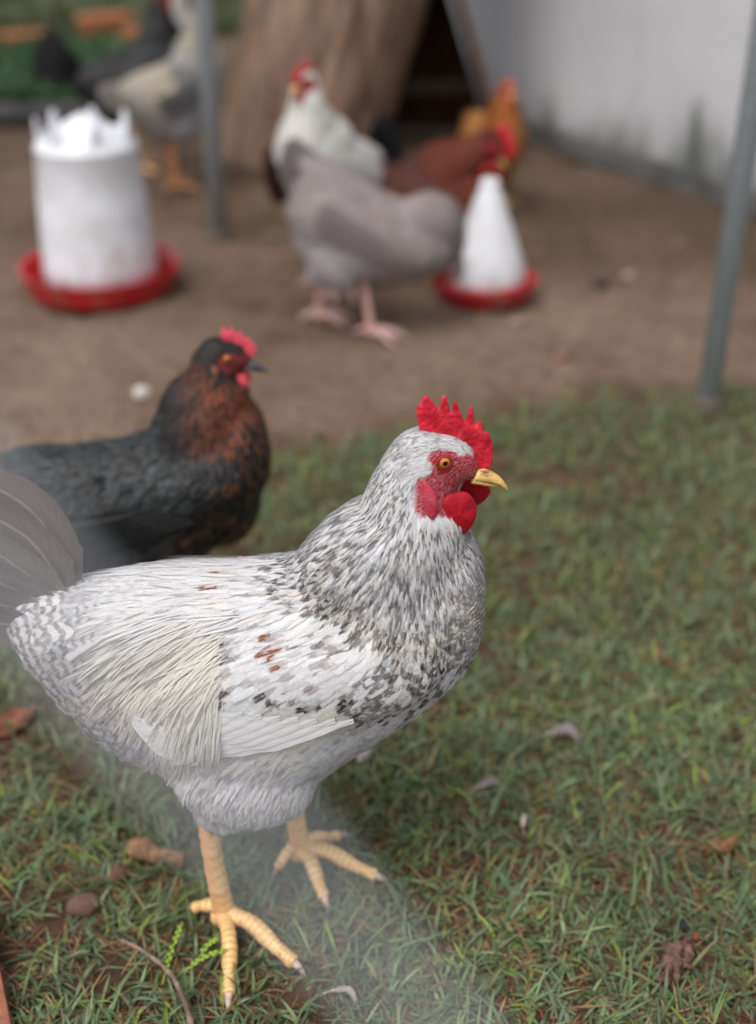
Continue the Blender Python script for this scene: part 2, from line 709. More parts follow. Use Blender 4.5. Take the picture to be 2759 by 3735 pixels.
# ------------------------------------------------------------------ birds: bodies and parts
def torso_rings(st, pitch=0.0, pivot=(0, .2), seg=28):
    X = np.array(st, dtype=float)
    rings = []
    cp, sp = math.cos(pitch), math.sin(pitch)
    # resample smoothly along x
    xs = np.linspace(0, len(X) - 1, (len(X) - 1) * 3 + 1)
    S = spline(X, len(xs)) if len(X) > 2 else X
    for x, zt, zb, hw in S:
        zc, b = (zt + zb) / 2, max(.002, (zt - zb) / 2)
        hw = max(.002, hw)
        ring = []
        for j in range(seg):
            a = 2 * math.pi * j / seg
            ca, sa = math.cos(a), math.sin(a)
            y = hw * math.copysign(abs(ca) ** .92, ca)
            z = zc + b * sa
            dx, dz = x - pivot[0], z - pivot[1]
            ring.append((pivot[0] + dx * cp - dz * sp, y, pivot[1] + dx * sp + dz * cp))
        rings.append(ring)
    return loft(rings)


def neck_rings(path, seg=24):
    S = spline(path, (len(path) - 1) * 3 + 1)
    rings = []
    for i, (x, z, rd, rw) in enumerate(S):
        a0, a1 = S[max(i - 1, 0)], S[min(i + 1, len(S) - 1)]
        t = Vector((a1[0] - a0[0], 0, a1[1] - a0[1])).normalized()
        u = Vector((t.z, 0, -t.x))
        rings.append([(x + u.x * rd * math.cos(a), rw * math.sin(a), z + u.z * rd * math.cos(a)) for a in
                      [2 * math.pi * j / seg for j in range(seg)]])
    return loft(rings)


def comb_mesh(outline, thick, voxel=.0012, lean=0.0):
    """solid blade comb from an outline in the bird's middle plane (x, z)"""
    V, F = [], []
    n = len(outline)
    zc = min(p[1] for p in outline)
    for sgn in (-1, 1):
        for (x, z) in outline:
            k = max(.45, 1 - (z - zc) * 11)
            V.append((x, sgn * thick * k + lean * (z - zc), z))
    F.append(tuple(range(n - 1, -1, -1)))
    F.append(tuple(range(n, 2 * n)))
    for i in range(n):
        j = (i + 1) % n
        F.append((i, j, n + j, n + i))
    bm = bmesh.new()
    for v in V:
        bm.verts.new(v)
    bm.verts.ensure_lookup_table()
    for f in F:
        bm.faces.new([bm.verts[i] for i in f])
    bmesh.ops.recalc_face_normals(bm, faces=bm.faces)
    bmesh.ops.triangulate(bm, faces=bm.faces)
    V = [tuple(v.co) for v in bm.verts]
    F = [tuple(v.index for v in f.verts) for f in bm.faces]
    bm.free()
    me = remeshed('comb', (V, F), voxel, 3, .5)
    for v in me.vertices:
        c = v.co
        v.co.y += .0010 * noise.noise((c.x * 150, c.y * 60, c.z * 110)) + .0005 * noise.noise((c.x * 420, c.y * 200, c.z * 300))
    return me


def beak(parent, base, tip, depth, wide, mat, gape=True):
    """curved two-part beak from base (x,z) to tip (x,z)"""
    bx, bz = base
    tx, tz = tip
    L = math.hypot(tx - bx, tz - bz)
    ax = Vector((tx - bx, 0, tz - bz)).normalized()
    up = Vector((-ax.z, 0, ax.x))
    for nm, sgn in (('upper_beak', 1), ('lower_beak', -1)):
        rings = []
        n = 14
        ln = L * (1.0 if sgn > 0 else .74)
        for i in range(n):
            t = i / (n - 1)
            arch = (math.sin(t * 2.0) * .24 - t ** 2.6 * .30) * depth * 1.5 if sgn > 0 else -.06 * depth + t * depth * .05
            c = Vector((bx, 0, bz)) + ax * (ln * t) + up * arch
            hh = depth * (.62 if sgn > 0 else .42) * (1 - t) ** .62 + .0004
            ww = wide * (1 - t) ** .72 + .0003
            ring = []
            for k in range(12):
                a = 2 * math.pi * k / 12
                zz = math.sin(a)
                zz = zz * hh if zz * sgn > 0 else zz * hh * .22
                ring.append(c + Vector((0, math.cos(a) * ww, 0)) + up * zz)
            rings.append(ring)
        v, f = loft(rings)
        obj(nm, mesh(nm, v, f), mat, parent)


def make_leg(parent, hock, joint, toes, hallux, r=.0062, matname='leg', spur=True, lod=1):
    """scaled shank and four toes as one mesh with claws under it. all points local"""
    hock, joint = Vector(hock), Vector(joint)
    parts = []
    col = []

    def scaled(path, r0, r1, nsc, seg, front):
        n = nsc * 4 + 1 if lod else max(6, nsc // 2)
        pts = spline(path, n)
        rad = [(r0 + (r1 - r0) * i / (n - 1)) * (1 + (.09 * math.cos(i / (n - 1) * 6.28 * 2) if nsc < 17 else .04 * math.cos(i / (n - 1) * 9))) for i in range(n)]
        if lod:
            def rm(i, a):
                k = (i % 4) / 4.0
                saw = .075 * (1 - k) - .02 if i % 4 else -.03
                f = max(0, math.cos(a - front))
                return 1 + saw * (f ** .5) + .06 * f
        else:
            rm = None
        vf = tube(pts, rad, seg, True, (0, 1, 0) if front is not None and abs(pts[-1][2] - pts[0][2]) > .04 else (0, 0, 1), rm)
        cc = []
        for i in range(n):
            for k in range(seg):
                a = 2 * math.pi * k / seg
                f = max(0, math.cos(a - front))
                groove = 1.0 if (i % 4 == 0 and f > .1 and lod) else 0.0
                cc.append((max(0, 1 - f * 2.2), groove, 1.0 if pts[i][2] < .012 and f < .55 else .25))
        cc += [(0, 0, 0), (0, 0, 0)]
        parts.append(vf)
        col.extend(cc)
    seg = 14 if lod else 8
    # shank: with up=(0,1,0) the frame's first axis is +-x; its front faces +x
    mid = hock.lerp(joint, .55) + Vector((-.0012, 0, 0))
    d = joint - hock
    t = d.normalized()
    s = t.cross(Vector((0, 1, 0))).normalized()
    front = 0.0 if s.x > 0 else math.pi
    scaled([hock, mid, joint + Vector((0, 0, .004)), joint + Vector((.002, 0, -.004))], r * 1.0, r * 1.15, 18, seg, front)
    claws = []
    for tp, rr, arch in toes:
        tp = Vector(tp)
        a = joint + (tp - joint) * .05 + Vector((0, 0, .001))
        dd = tp - joint
        perp = Vector((-dd.y, dd.x, 0)) * .04
        m1 = joint.lerp(tp, .36) + Vector((0, 0, arch)) + perp
        m2 = joint.lerp(tp, .72) + Vector((0, 0, arch * .2)) + perp * .6
        nl = max(6, int(dd.length / .0042))
        scaled([a, m1, m2, tp], r * .98 * rr, r * .66 * rr, nl, seg - 2, math.pi / 2)
        claws.append((tp, (tp - m2).normalized(), r * .5 * rr, .011))
    hp = Vector(hallux)
    hb = joint + Vector((-.003, 0, .008))
    scaled([hb, hb.lerp(hp, .5) + Vector((0, 0, .0015)), hp], r * .8, r * .55, 5, seg - 2, math.pi / 2)
    claws.append((hp, (hp - hb).normalized() + Vector((0, 0, -.4)), r * .42, .008))
    # foot pad
    pad = ellipsoid(joint + Vector((.001, 0, -.002)), (r * 1.7, r * 1.35, r * 1.15), 14, 8)
    parts.append(pad)
    col.extend([(.6, 0, .4)] * len(pad[0]))
    v, f = join(*parts)
    if lod:
        v = [Vector(p) * 1.0 for p in v]
        v = [p + Vector((noise.noise(p * 210), noise.noise(p * 210 + Vector((7, 0, 0))), noise.noise(p * 210 + Vector((0, 7, 0))))) * .00085 for p in v]
    me = mesh('leg', v, f)
    a = me.color_attributes.new('side', 'FLOAT_COLOR', 'POINT')
    arr = np.ones((len(v), 4), dtype=np.float32)
    arr[:, :3] = np.array(col)[:len(v)]
    a.data.foreach_set('color', arr.ravel())
    lo = obj('leg', me, M[matname], parent)
    for i, (p, dr, rr, ln) in enumerate(claws):
        pts = [p - dr * .002, p + dr * ln * .4 + Vector((0, 0, .0008)), p + dr * ln * .8 - Vector((0, 0, .0006)), p + dr * ln - Vector((0, 0, .0035))]
        cv = tube(spline(pts, 8), [rr * (1 - k / 7.6) ** .8 for k in range(8)], 8)
        obj('claw', mesh('claw', *cv), M['claw'] if i < 3 else M['claw_dark'], lo)
    return lo


# ------------------------------------------------------------------ ground
def edge_y(x):
    return float(np.interp(x, [-3, -.4, -.16, .05, .30, .6, 1.2, 4], [1.15, 1.22, 1.47, 1.52, 1.65, 1.68, 1.72, 1.75]))


BARE = [(-.29, .62, .035), (-.245, .655, .028), (-.27, .80, .035), (-.36, .86, .04), (-.205, .605, .035), (-.055, .585, .022), (.235, .615, .02), (-.20, .70, .02)]


def lawn(x, y):
    """0..1: how much grass grows at a spot"""
    e = edge_y(x) + .05 * noise.noise((x * 7, y * 7, 3.1)) + .03 * noise.noise((x * 21, y * 21, 1.7))
    g = min(1, max(0, (e - y) / .10 + .3))
    p = noise.noise((x * 9, y * 9, .3)) * .6 + noise.noise((x * 26, y * 26, 5.3)) * .5
    g *= min(1, max(.10, .80 + p * 1.35))
    for bx, by, br in BARE:
        d = math.hypot(x - bx, y - by) / br
        if d < 1.3:
            g *= max(.10, min(1, (d - .35) / .8))
    return g


def ground_z(x, y):
    f = 1 / (1 + max(0, y - 2) * .5)
    f *= 1 + .9 * min(1, max(0, (y - 1.5) / .3))
    return (.006 * noise.noise((x * 6, y * 6, 0)) + .0035 * noise.noise((x * 24, y * 24, 2)) + .002 * noise.noise((x * 70, y * 70, 4))) * f - .002


def ground_axis(lo, a, b, hi, fine):
    n = int((b - a) / fine)
    near = list(np.linspace(a, b, n))
    left, right = [], []
    s, x = fine * 2, a
    while x > lo:
        x -= s
        s *= 1.35
        left.append(max(x, lo))
    s, x = fine * 2, b
    while x < hi:
        x += s
        s *= 1.35
        right.append(min(x, hi))
    return left[::-1] + near + right


def make_ground():
    xs = ground_axis(-300, -.9, 1.0, 300, .012)
    ys = ground_axis(-40, .35, 2.6, 600, .012)
    V = np.zeros((len(ys), len(xs), 3))
    Cc = np.ones((len(ys), len(xs), 4))
    soil, run, run2, far = [np.array(lin(c)) for c in ((84, 64, 50), (130, 110, 94), (86, 69, 56), (84, 78, 60))]
    for j, y in enumerate(ys):
        for i, x in enumerate(xs):
            V[j, i] = (x, y, ground_z(x, y))
            e = edge_y(x) + .06 * noise.noise((x * 9, y * 9, 8))
            k = min(1, max(0, (y - e) / .16 + .4))
            n1 = .45 + .75 * noise.noise((x * 3.2, y * 3.2, 6)) + .45 * noise.noise((x * 13, y * 13, 7))
            deep = min(1, max(0, (y - 2.0) / .5))
            n1 = min(1, max(0, n1 * .75 + deep * .55))
            c = run * (1 - n1) + run2 * n1
            c = soil * (1 - k) + c * k
            Cc[j, i, :3] = c
    idx = np.arange(len(ys) * len(xs)).reshape(len(ys), len(xs))
    q = np.stack([idx[:-1, :-1], idx[:-1, 1:], idx[1:, 1:], idx[1:, :-1]], -1).reshape(-1, 4)
    me = np_mesh('ground', V.reshape(-1, 3), q, {'base': Cc.reshape(-1, 4)})
    t = NT('bare_soil')
    nd = t.new('ShaderNodeAttribute', attribute_name='base')
    co = t.coord('Object')
    n1 = t.noise(co, 45, 6, .65)
    n2 = t.noise(co, 260, 4, .7)
    col = t.mix(1.0, nd.outputs['Color'], t.mix(n1, (.55, .55, .55), (1.4, 1.4, 1.4)), 'MULTIPLY')
    col = t.mix(1.0, col, t.mix(n2, (.6, .6, .6), (1.4, 1.4, 1.4)), 'MULTIPLY')
    t.set(Base_Color=col, Roughness=.9)
    t.b.inputs['Specular IOR Level'].default_value = .2
    t.bump(t.math('ADD', n1, t.math('MULTIPLY', n2, .6)), .9, .006)
    o = obj('ground', me, t.m)
    tag(o, kind='structure')


make_ground()


def leaf_material(name, transl=.3, rough=.5):
    t = NT(name)
    nd = t.new('ShaderNodeAttribute', attribute_name='base')
    co = t.coord('Object')
    n1 = t.noise(co, 300, 3, .6)
    col = t.mix(1.0, nd.outputs['Color'], t.mix(n1, (.65, .65, .65), (1.3, 1.3, 1.3)), 'MULTIPLY')
    t.set(Base_Color=col, Roughness=rough)
    t.b.inputs['Specular IOR Level'].default_value = .35
    tr = t.new('ShaderNodeBsdfTranslucent')
    t.link(col, tr.inputs[0])
    mx = t.new('ShaderNodeMixShader')
    mx.inputs[0].default_value = transl
    t.link(t.b.outputs[0], mx.inputs[1])
    t.link(tr.outputs[0], mx.inputs[2])
    t.link(mx.outputs[0], t.out.inputs[0])
    return t.m


M['grass'] = leaf_material('grass_blade')


def blades(P, az, el, L, W, droop, col, nv=5):
    """vectorised arching leaf blades -> V, quads, colours"""
    n = len(P)
    V = np.zeros((n, nv, 3, 3))
    hd = np.stack([np.cos(az), np.sin(az), np.zeros(n)], 1)
    sd = np.stack([-np.sin(az), np.cos(az), np.zeros(n)], 1)
    p = P.copy()
    e = el.copy()
    for k in range(nv):
        t = k / (nv - 1)
        if k:
            st = (L / (nv - 1))[:, None]
            d = hd * np.cos(e)[:, None] + np.array([[0, 0, 1]]) * np.sin(e)[:, None]
            p = p + d * st
            e = e - droop / (nv - 1)
        w = (W * .5 * min(1, .55 + t * 1.5) * max(.03, 1 - t ** 2.2))[:, None]
        up = np.cross(sd, hd * np.cos(e)[:, None] + np.array([[0, 0, 1]]) * np.sin(e)[:, None])
        V[:, k, 0] = p - sd * w - up * w * .35
        V[:, k, 1] = p
        V[:, k, 2] = p + sd * w - up * w * .35
    idx = np.arange(n * nv * 3).reshape(n, nv, 3)
    q = np.stack([idx[:, :-1, :-1], idx[:, :-1, 1:], idx[:, 1:, 1:], idx[:, 1:, :-1]], -1).reshape(-1, 4)
    C = np.ones((n, 4))
    C[:, :3] = col
    return V.reshape(-1, 3), q, np.repeat(C, nv * 3, 0)


def make_grass():
    rng = np.random.default_rng(12)
    n = 30000
    X = rng.uniform(-.75, .95, n * 2)
    Y = rng.uniform(.36, 1.85, n * 2)
    keep = np.array([rng.random() < lawn(x, y) * (1 if y < 1.1 else .8) for x, y in zip(X, Y)])
    X, Y = X[keep], Y[keep]
    m = rng.integers(3, 6, len(X))
    X, Y = np.repeat(X, m), np.repeat(Y, m)
    n = len(X)
    tone = np.array([noise.noise((x * 5, y * 5, 9)) for x, y in zip(X, Y)])
    X = X + rng.normal(0, .006, n)
    Y = Y + rng.normal(0, .006, n)
    Z = np.array([ground_z(x, y) for x, y in zip(X, Y)]) - .001
    az = rng.uniform(0, 2 * math.pi, n)
    el = rng.uniform(R(8), R(66), n)
    L = rng.gamma(5, .0040, n).clip(.009, .044)
    W = rng.uniform(.0018, .0039, n)
    droop = rng.uniform(.2, 1.5, n)
    g = np.array([lin(c) for c in ((104, 120, 84), (92, 110, 76), (124, 136, 102), (98, 112, 90), (130, 144, 70), (160, 132, 94), (126, 94, 66), (124, 116, 82))])
    pr = np.array([.21, .18, .16, .14, .045, .14, .09, .07])
    k = rng.choice(len(g), n, p=pr / pr.sum())
    col = g[k] * rng.uniform(.7, 1.5, n)[:, None] * (1 + .22 * tone)[:, None] * np.array([[1.0, 1.03, .95]])
    dead = (k == 5) | (k == 6)
    L[dead] *= .9
    W[dead] *= .65
    el[dead] *= .45
    V, q, C = blades(np.stack([X, Y, Z], 1), az, el, L, W, droop, col)
    # loose thatch lying on the soil
    n2 = 42000
    X = rng.uniform(-.6, .8, n2)
    Y = rng.uniform(.38, 1.7, n2)
    keep = np.array([rng.random() < .25 + .75 * lawn(x, y) if y < edge_y(x) + .05 else False for x, y in zip(X, Y)])
    X, Y = X[keep], Y[keep]
    n2 = len(X)
    Z = np.array([ground_z(x, y) for x, y in zip(X, Y)]) + rng.uniform(.001, .006, n2)
    col = np.array([lin(c) for c in ((142, 104, 70), (108, 74, 50), (166, 136, 96), (84, 60, 44))])[rng.integers(0, 4, n2)] * rng.uniform(.7, 1.1, n2)[:, None]
    V2, q2, C2 = blades(np.stack([X, Y, Z], 1), rng.uniform(0, 6.3, n2), rng.normal(.05, .12, n2), rng.gamma(4, .006, n2).clip(.006, .06), rng.uniform(.0006, .0018, n2), rng.normal(0, .3, n2), col, 4)
    # straw and crumbs trodden into the bare run
    n4 = 5000
    X, Y = rng.uniform(-1.2, 1.2, n4), rng.uniform(1.4, 3.2, n4)
    Z = np.array([ground_z(x, y) for x, y in zip(X, Y)]) + .002
    col = np.array([lin(c) for c in ((150, 122, 92), (84, 66, 52), (172, 150, 120), (66, 52, 42))])[rng.integers(0, 4, n4)]
    V4, q4, C4 = blades(np.stack([X, Y, Z], 1), rng.uniform(0, 6.3, n4), rng.normal(.03, .06, n4), rng.gamma(3, .007, n4).clip(.005, .06), rng.uniform(.001, .005, n4), rng.normal(0, .2, n4), col, 4)
    o = obj('litter', np_mesh('litter', V4, q4, {'base': C4}), M['grass'])
    tag(o, 'straw bits and crumbs trodden into the bare soil', 'litter', kind='stuff')
    V3, q3, C3 = np.vstack([V, V2]), np.vstack([q, q2 + len(V)]), np.vstack([C, C2])
    print('grass blades', n + n2)
    o = obj('grass', np_mesh('grass', V3, q3, {'base': C3}), M['grass'])
    tag(o, 'short green lawn grass mixed with dry brown blades', 'grass', kind='stuff')


make_grass()


# ------------------------------------------------------------------ tree trunk, hutch, wall, posts
def make_tree():
    root = empty('tree', (-.21, 3.25, 0))
    tag(root, 'thick brown rough-barked tree trunk standing behind the hens', 'tree')
    cx = lambda z: .30 * z
    zs = np.concatenate([np.linspace(-.05, 1.0, 60), np.linspace(1.05, 2.4, 28)])
    seg = 120
    V = []
    for z in zs:
        rad = .205 + .10 * z * math.exp(-z) + .03 * math.exp(-max(0, z + .05) * 9) - .03 * max(0, z - .8)
        for j in range(seg):
            a = 2 * math.pi * j / seg
            d = Vector((math.cos(a), math.sin(a), 0))
            ridge = noise.noise((d.x * 9, d.y * 9, z * 1.3)) * .016 + noise.noise((d.x * 22, d.y * 22, z * 3.0)) * .009 + noise.noise((d.x * 45, d.y * 45, z * 9.0)) * .004
            lob = .02 * noise.noise((d.x * 1.6, d.y * 1.6, z * .8 + 3))
            r = rad + lob - abs(ridge) * 1.5 + .008
            V.append((cx(z) + d.x * r, d.y * r, z))
    F = []
    for i in range(len(zs) - 1):
        for j in range(seg):
            F.append((i * seg + j, i * seg + (j + 1) % seg, (i + 1) * seg + (j + 1) % seg, (i + 1) * seg + j))
    t = NT('bark')
    co = t.coord('Object', (14, 14, 1.6))
    n1 = t.noise(co, 1.6, 6, .65, .4)
    n2 = t.noise(t.coord('Object', (40, 40, 6)), 1.6, 4, .6)
    n3 = t.noise(t.coord('Object'), 3.2, 3, .5)
    col = t.mix(t.smooth(n1, .32, .62), lin((84, 66, 52)), lin((150, 122, 102)))
    col = t.mix(t.math('MULTIPLY', t.smooth(n2, .5, .7), .5), col, lin((64, 50, 40)))
    col = t.mix(t.math('MULTIPLY', t.smooth(n3, .60, .72), .6), col, lin((134, 84, 62)))
    t.set(Base_Color=col, Roughness=.9)
    t.bump(t.math('ADD', n1, n2), .8, .01)
    obj('trunk', mesh('trunk', V, F), t.m, root)
    for (a, b, c) in (((.40, 0, 2.25), (.85, .1, 3.0), (1.5, .2, 3.7)), ((.46, 0, 2.3), (.2, .25, 3.1), (-.4, .4, 3.9))):
        obj('limb', mesh('limb', *tube(spline([a, b, c], 12), [.15 - .008 * i for i in range(12)], 18)), t.m, root)


make_tree()


def plank_panel(root, A, B, y0, y1, n, thick, mat, nm='plank'):
    """planks running along y between the two section points A and B (x, z)"""
    A, B = Vector((A[0], 0, A[1])), Vector((B[0], 0, B[1]))
    d = (B - A)
    ln = d.length / n
    me = box(ln - .004, y1 - y0, thick, bev=.003)
    me.materials.append(mat)
    ang = math.atan2(d.z, d.x)
    for i in range(n):
        c = A + d * ((i + .5) / n)
        o = obj(nm, me, None, root, (c.x, (y0 + y1) / 2, c.z))
        o.rotation_euler = (0, -ang, 0)


def make_lean_to():
    root = empty('lean_to', (.093, 3.12, 0))
    tag(root, 'dark brown plank lean-to propped between the tree trunk and the grey wall', 'shelter')
    wood = noisy('dark_stained_wood', (92, 52, 20), (58, 32, 14), 12, .75, .4, .003, stretch=(1, 8, 8))
    plank_panel(root, (.237, .0), (.0, .70), 0, .33, 7, .018, wood)
    back = mesh('back_panel', [(-.22, .335, .01), (.215, .335, .01), (-.03, .335, .72), (-.22, .350, .01), (.215, .350, .01), (-.03, .350, .72)], [(0, 2, 1), (3, 4, 5), (0, 1, 4, 3), (1, 2, 5, 4), (2, 0, 3, 5)], False)
    obj('back_panel', back, noisy('dark_board', (70, 40, 18), (44, 26, 12), 20, .9), root)
    obj('crossbar', box(.25, .022, .035, (.03, .20, .145), .003), noisy('old_timber', (64, 52, 42), (44, 36, 30), 20, .8), root)


make_lean_to()

WALL_A, WALL_D = Vector((.845, 2.635, 0)), Vector((-.513, .858, 0)).normalized()


def make_wall():
    root = empty('wall', WALL_A, math.atan2(WALL_D.y, WALL_D.x))
    tag(root, 'tall light grey rendered wall with mossy stains behind the hens', 'wall')
    t = NT('grey_render')
    co = t.coord('Object')
    n1 = t.noise(co, 2.2, 5, .6)
    n2 = t.noise(t.coord('Object', (5, 5, 1.2)), 1.5, 4, .6)
    n3 = t.noise(co, 60, 4, .6)
    sp = t.new('ShaderNodeSeparateXYZ')
    t.link(co, sp.inputs[0])
    col = t.mix(t.smooth(n1, .3, .7), lin((182, 182, 184)), lin((196, 196, 197)))
    low = t.smooth(t.math('ADD', sp.outputs[2], t.math('MULTIPLY', n2, -.55)), -.10, -.30)
    st = t.math('MULTIPLY', t.smooth(n2, .60, .76), .15)
    col = t.mix(t.math('MAXIMUM', low, st, clamp=True), col, lin((84, 88, 78)))
    col = t.mix(1.0, col, t.mix(n3, (.9, .9, .9), (1.08, 1.08, 1.08)), 'MULTIPLY')
    t.set(Base_Color=col, Roughness=.85)
    t.bump(n3, .3, .003)
    # own x runs along the wall away from the camera; -y faces the yard is handled by the sign below
    th = .10
    for a, b, off in ((-2.4, .455, 0.0), (.46, 1.75, .008)):
        me = box(b - a, th, 2.4, ((a + b) / 2, -th / 2 - off, 1.2), .004)
        obj('panel', me, t.m, root)
    obj('plinth', box(4.1, .03, .055, (-.34, .013, .0275), .006), noisy('dark_plinth', (104, 104, 104), (80, 80, 78), 12, .8), root)


make_wall()


def galvanised():
    t = NT('galvanised_steel')
    co = t.coord('Object')
    vo = t.new('ShaderNodeTexVoronoi')
    vo.inputs['Scale'].default_value = 90
    t.link(co, vo.inputs['Vector'])
    n1 = t.noise(t.coord('Object', (6, 6, 1)), 4, 4, .6)
    col = t.mix(vo.outputs['Distance'], lin((156, 164, 170)), lin((178, 184, 188)))
    col = t.mix(t.math('MULTIPLY', t.smooth(n1, .5, .7), .4), col, lin((110, 108, 104)))
    t.set(Base_Color=col, Roughness=.5, Metallic=.08)
    return t.m


M['galv'] = galvanised()


def steel_post(label, loc, r, h):
    root = empty('steel_post', loc)
    tag(root, label, 'post', 'galvanised posts of the run')
    v, f = tube([(0, 0, -.08), (0, 0, h * .5), (0, 0, h)], r, 24)
    obj('pole', mesh('pole', v, f), M['galv'], root)
    obj('cap', mesh('cap', *ellipsoid((0, 0, h), (r * 1.08, r * 1.08, r * .5), 20, 8)), M['galv'], root)
    obj('base_collar', mesh('base_collar', *tube([(0, 0, -.02), (0, 0, .012), (0, 0, .016)], [r * 1.7, r * 1.6, r * 1.05], 24)), noisy('soil_collar', (96, 88, 80), (74, 64, 54), 40, .9), root)


steel_post('grey galvanised steel post between the tray feeder and the tree trunk', (-.334, 2.45, 0), .0185, 2.3)
steel_post('grey galvanised steel post at the edge of the lawn in front of the wall', (.492, 1.62, 0), .0165, 2.3)

pw = empty('painted_post', (-.60, 3.75, 0))
tag(pw, 'pale whitewashed timber post behind the black and pale hens', 'post')
obj('post', box(.085, .06, 2.2, (0, 0, 1.1), .004), noisy('whitewash', (188, 186, 180), (160, 160, 156), 9, .8), pw)
obj('post_foot', box(.12, .09, .08, (0, 0, .03), .006), noisy('post_concrete', (130, 126, 120), (104, 100, 94), 30, .9), pw)

# ------------------------------------------------------------------ garden beyond the run
sl = empty('edging_log', (-1.02, 3.52, .03))
tag(sl, 'dark weathered log lying along the edge of the garden bed', 'log')
pts = spline([(-1.3, .06, 0), (-.6, .02, .012), (0, 0, .0), (.30, .03, .006)], 40)
obj('log', mesh('log', *tube(pts, [.036 + .004 * noise.noise((i * .4, 0, 0)) for i in range(40)], 14)), noisy('weathered_log', (74, 72, 74), (44, 40, 40), 14, .85, .6, .006, stretch=(1, 8, 8)), sl)
obj('sawn_end', mesh('sawn_end', *tube([(.298, .03, .006), (.303, .03, .006)], [.033, .032], 14)), noisy('sawn_wood', (130, 108, 84), (100, 80, 60), 40, .8), sl)

BR_ME = box(.215, .105, .07, (0, 0, .035), .006)
BR_ME.materials.append(noisy('terracotta', (176, 108, 70), (146, 84, 56), 22, .85, .4, .004))
for i, (x, y, rz) in enumerate(((-1.36, 4.80, .5), (-1.74, 5.25, -.32), (-1.13, 5.30, .6), (-.88, 4.9, -.35))):
    b = obj('garden_brick', BR_ME, None, None, (x, y, 0))
    b.rotation_euler = (0, 0, rz)
    tag(b, ['terracotta brick lying behind the greens, nearer the middle of the bed', 'terracotta brick at the far left end behind the greens', 'terracotta brick next but one to the whitewashed post', 'terracotta brick closest to the whitewashed post'][i], 'brick', 'bricks behind the garden bed')


def leafy_patch(name, label, x0, x1, y0, y1, n, hmax, cols, seed, dens=None):
    rng = np.random.default_rng(seed)
    X, Y = rng.uniform(x0, x1, n), rng.uniform(y0, y1, n)
    Z = np.array([ground_z(x, y) for x, y in zip(X, Y)])
    h = hmax * (.5 + .5 * np.array([noise.noise((x * 3, y * 3, seed)) for x, y in zip(X, Y)]))
    P = np.stack([X, Y, Z + rng.random(n) * h], 1)
    col = np.array([lin(c) for c in cols])[rng.integers(0, len(cols), n)] * rng.uniform(.6, 1.2, n)[:, None]
    V, q, C = blades(P, rng.uniform(0, 6.3, n), rng.uniform(.2, 1.3, n), rng.uniform(.03, .09, n), rng.uniform(.008, .022, n), rng.uniform(.3, 1.6, n), col, 4)
    o = obj(name, np_mesh(name, V, q, {'base': C}), M['grass'])
    tag(o, label, 'plants', kind='stuff')


leafy_patch('ground_cover', 'green leafy ground cover of the garden bed', -2.1, -.75, 3.72, 4.75, 9000, .10, ((62, 96, 58), (50, 82, 50), (78, 108, 66)), 5)
leafy_patch('weeds', 'yellowish green weeds behind the bricks', -2.3, .05, 5.2, 6.1, 6000, .08, ((96, 106, 70), (80, 92, 62), (110, 112, 84)), 6)

ST = []
rs = random.Random(9)
for i in range(7):
    bm = bmesh.new()
    bmesh.ops.create_icosphere(bm, subdivisions=3, radius=1)
    sx, sy, sz = rs.uniform(.12, .2), rs.uniform(.08, .13), rs.uniform(.06, .10)
    for v in bm.verts:
        k = 1 + .22 * noise.noise(v.co * 1.7 + Vector((i * 9, 0, 0))) + .06 * noise.noise(v.co * 6)
        v.co = Vector((v.co.x * sx * k, v.co.y * sy * k, v.co.z * sz * k))
    me = bpy.data.meshes.new('rock')
    bm.to_mesh(me)
    bm.free()
    me.polygons.foreach_set('use_smooth', [True] * len(me.polygons))
    o = obj('garden_rock', me, noisy('rock_%d' % i, ((76, 70, 66), (58, 54, 54), (96, 88, 80))[i % 3], ((50, 46, 44), (40, 38, 38), (72, 66, 60))[i % 3], 14, .9, .5, .01), None, (-2.15 + i * .33, 6.25 + .1 * rs.random(), .03))
    tag(o, '%s dark garden rock from the left in the row at the back of the yard' % ('first', 'second', 'third', 'fourth', 'fifth', 'sixth', 'seventh')[i], 'rock', 'rocks at the back of the garden')
# low brick wall closing the yard
bw = empty('garden_wall', (-.9, 7.2, 0))
tag(bw, 'low brown brick wall at the far end of the garden', 'wall')
obj('mortar_core', box(3.6, .09, .48, (0, 0, .24)), noisy('mortar', (120, 112, 104), (96, 90, 84), 30, .9), bw)
mats_b = [noisy('wall_brick_%d' % i, c, tuple(int(v * .75) for v in c), 30, .9, .4, .004) for i, c in enumerate(((140, 96, 76), (120, 82, 66), (156, 112, 90)))]
bms = []
for mt in mats_b:
    me = box(.212, .104, .066, bev=.005)
    me.materials.append(mt)
    bms.append(me)
for r in range(6):
    for c in range(16):
        x = -1.70 + c * .222 + (.111 if r % 2 else 0)
        obj('brick', bms[rs.randrange(3)], None, bw, (x, 0, .04 + r * .077))


# ------------------------------------------------------------------ the speckled white cockerel (own coordinates: +x ahead, z up, feet near 0)
COCK_AT = (-.09, .68, 0)
COCK_TORSO = [(-.172, .283, .262, .008), (-.150, .296, .226, .030), (-.118, .303, .181, .045), (-.085, .309, .152, .056),
              (-.050, .312, .138, .066), (0, .314, .112, .071), (.035, .320, .128, .071), (.072, .324, .160, .065),
              (.115, .335, .194, .058), (.147, .345, .224, .045), (.162, .325, .252, .026), (.165, .30, .275, .008)]
COCK_NECK = [(.088, .285, .068, .054), (.097, .310, .063, .051), (.107, .335, .051, .046), (.114, .352, .040, .039), (.1125, .368, .0345, .033),
             (.115, .384, .0285, .027), (.119, .398, .0255, .023), (.123, .410, .021, .019), (.125, .419, .013, .012)]


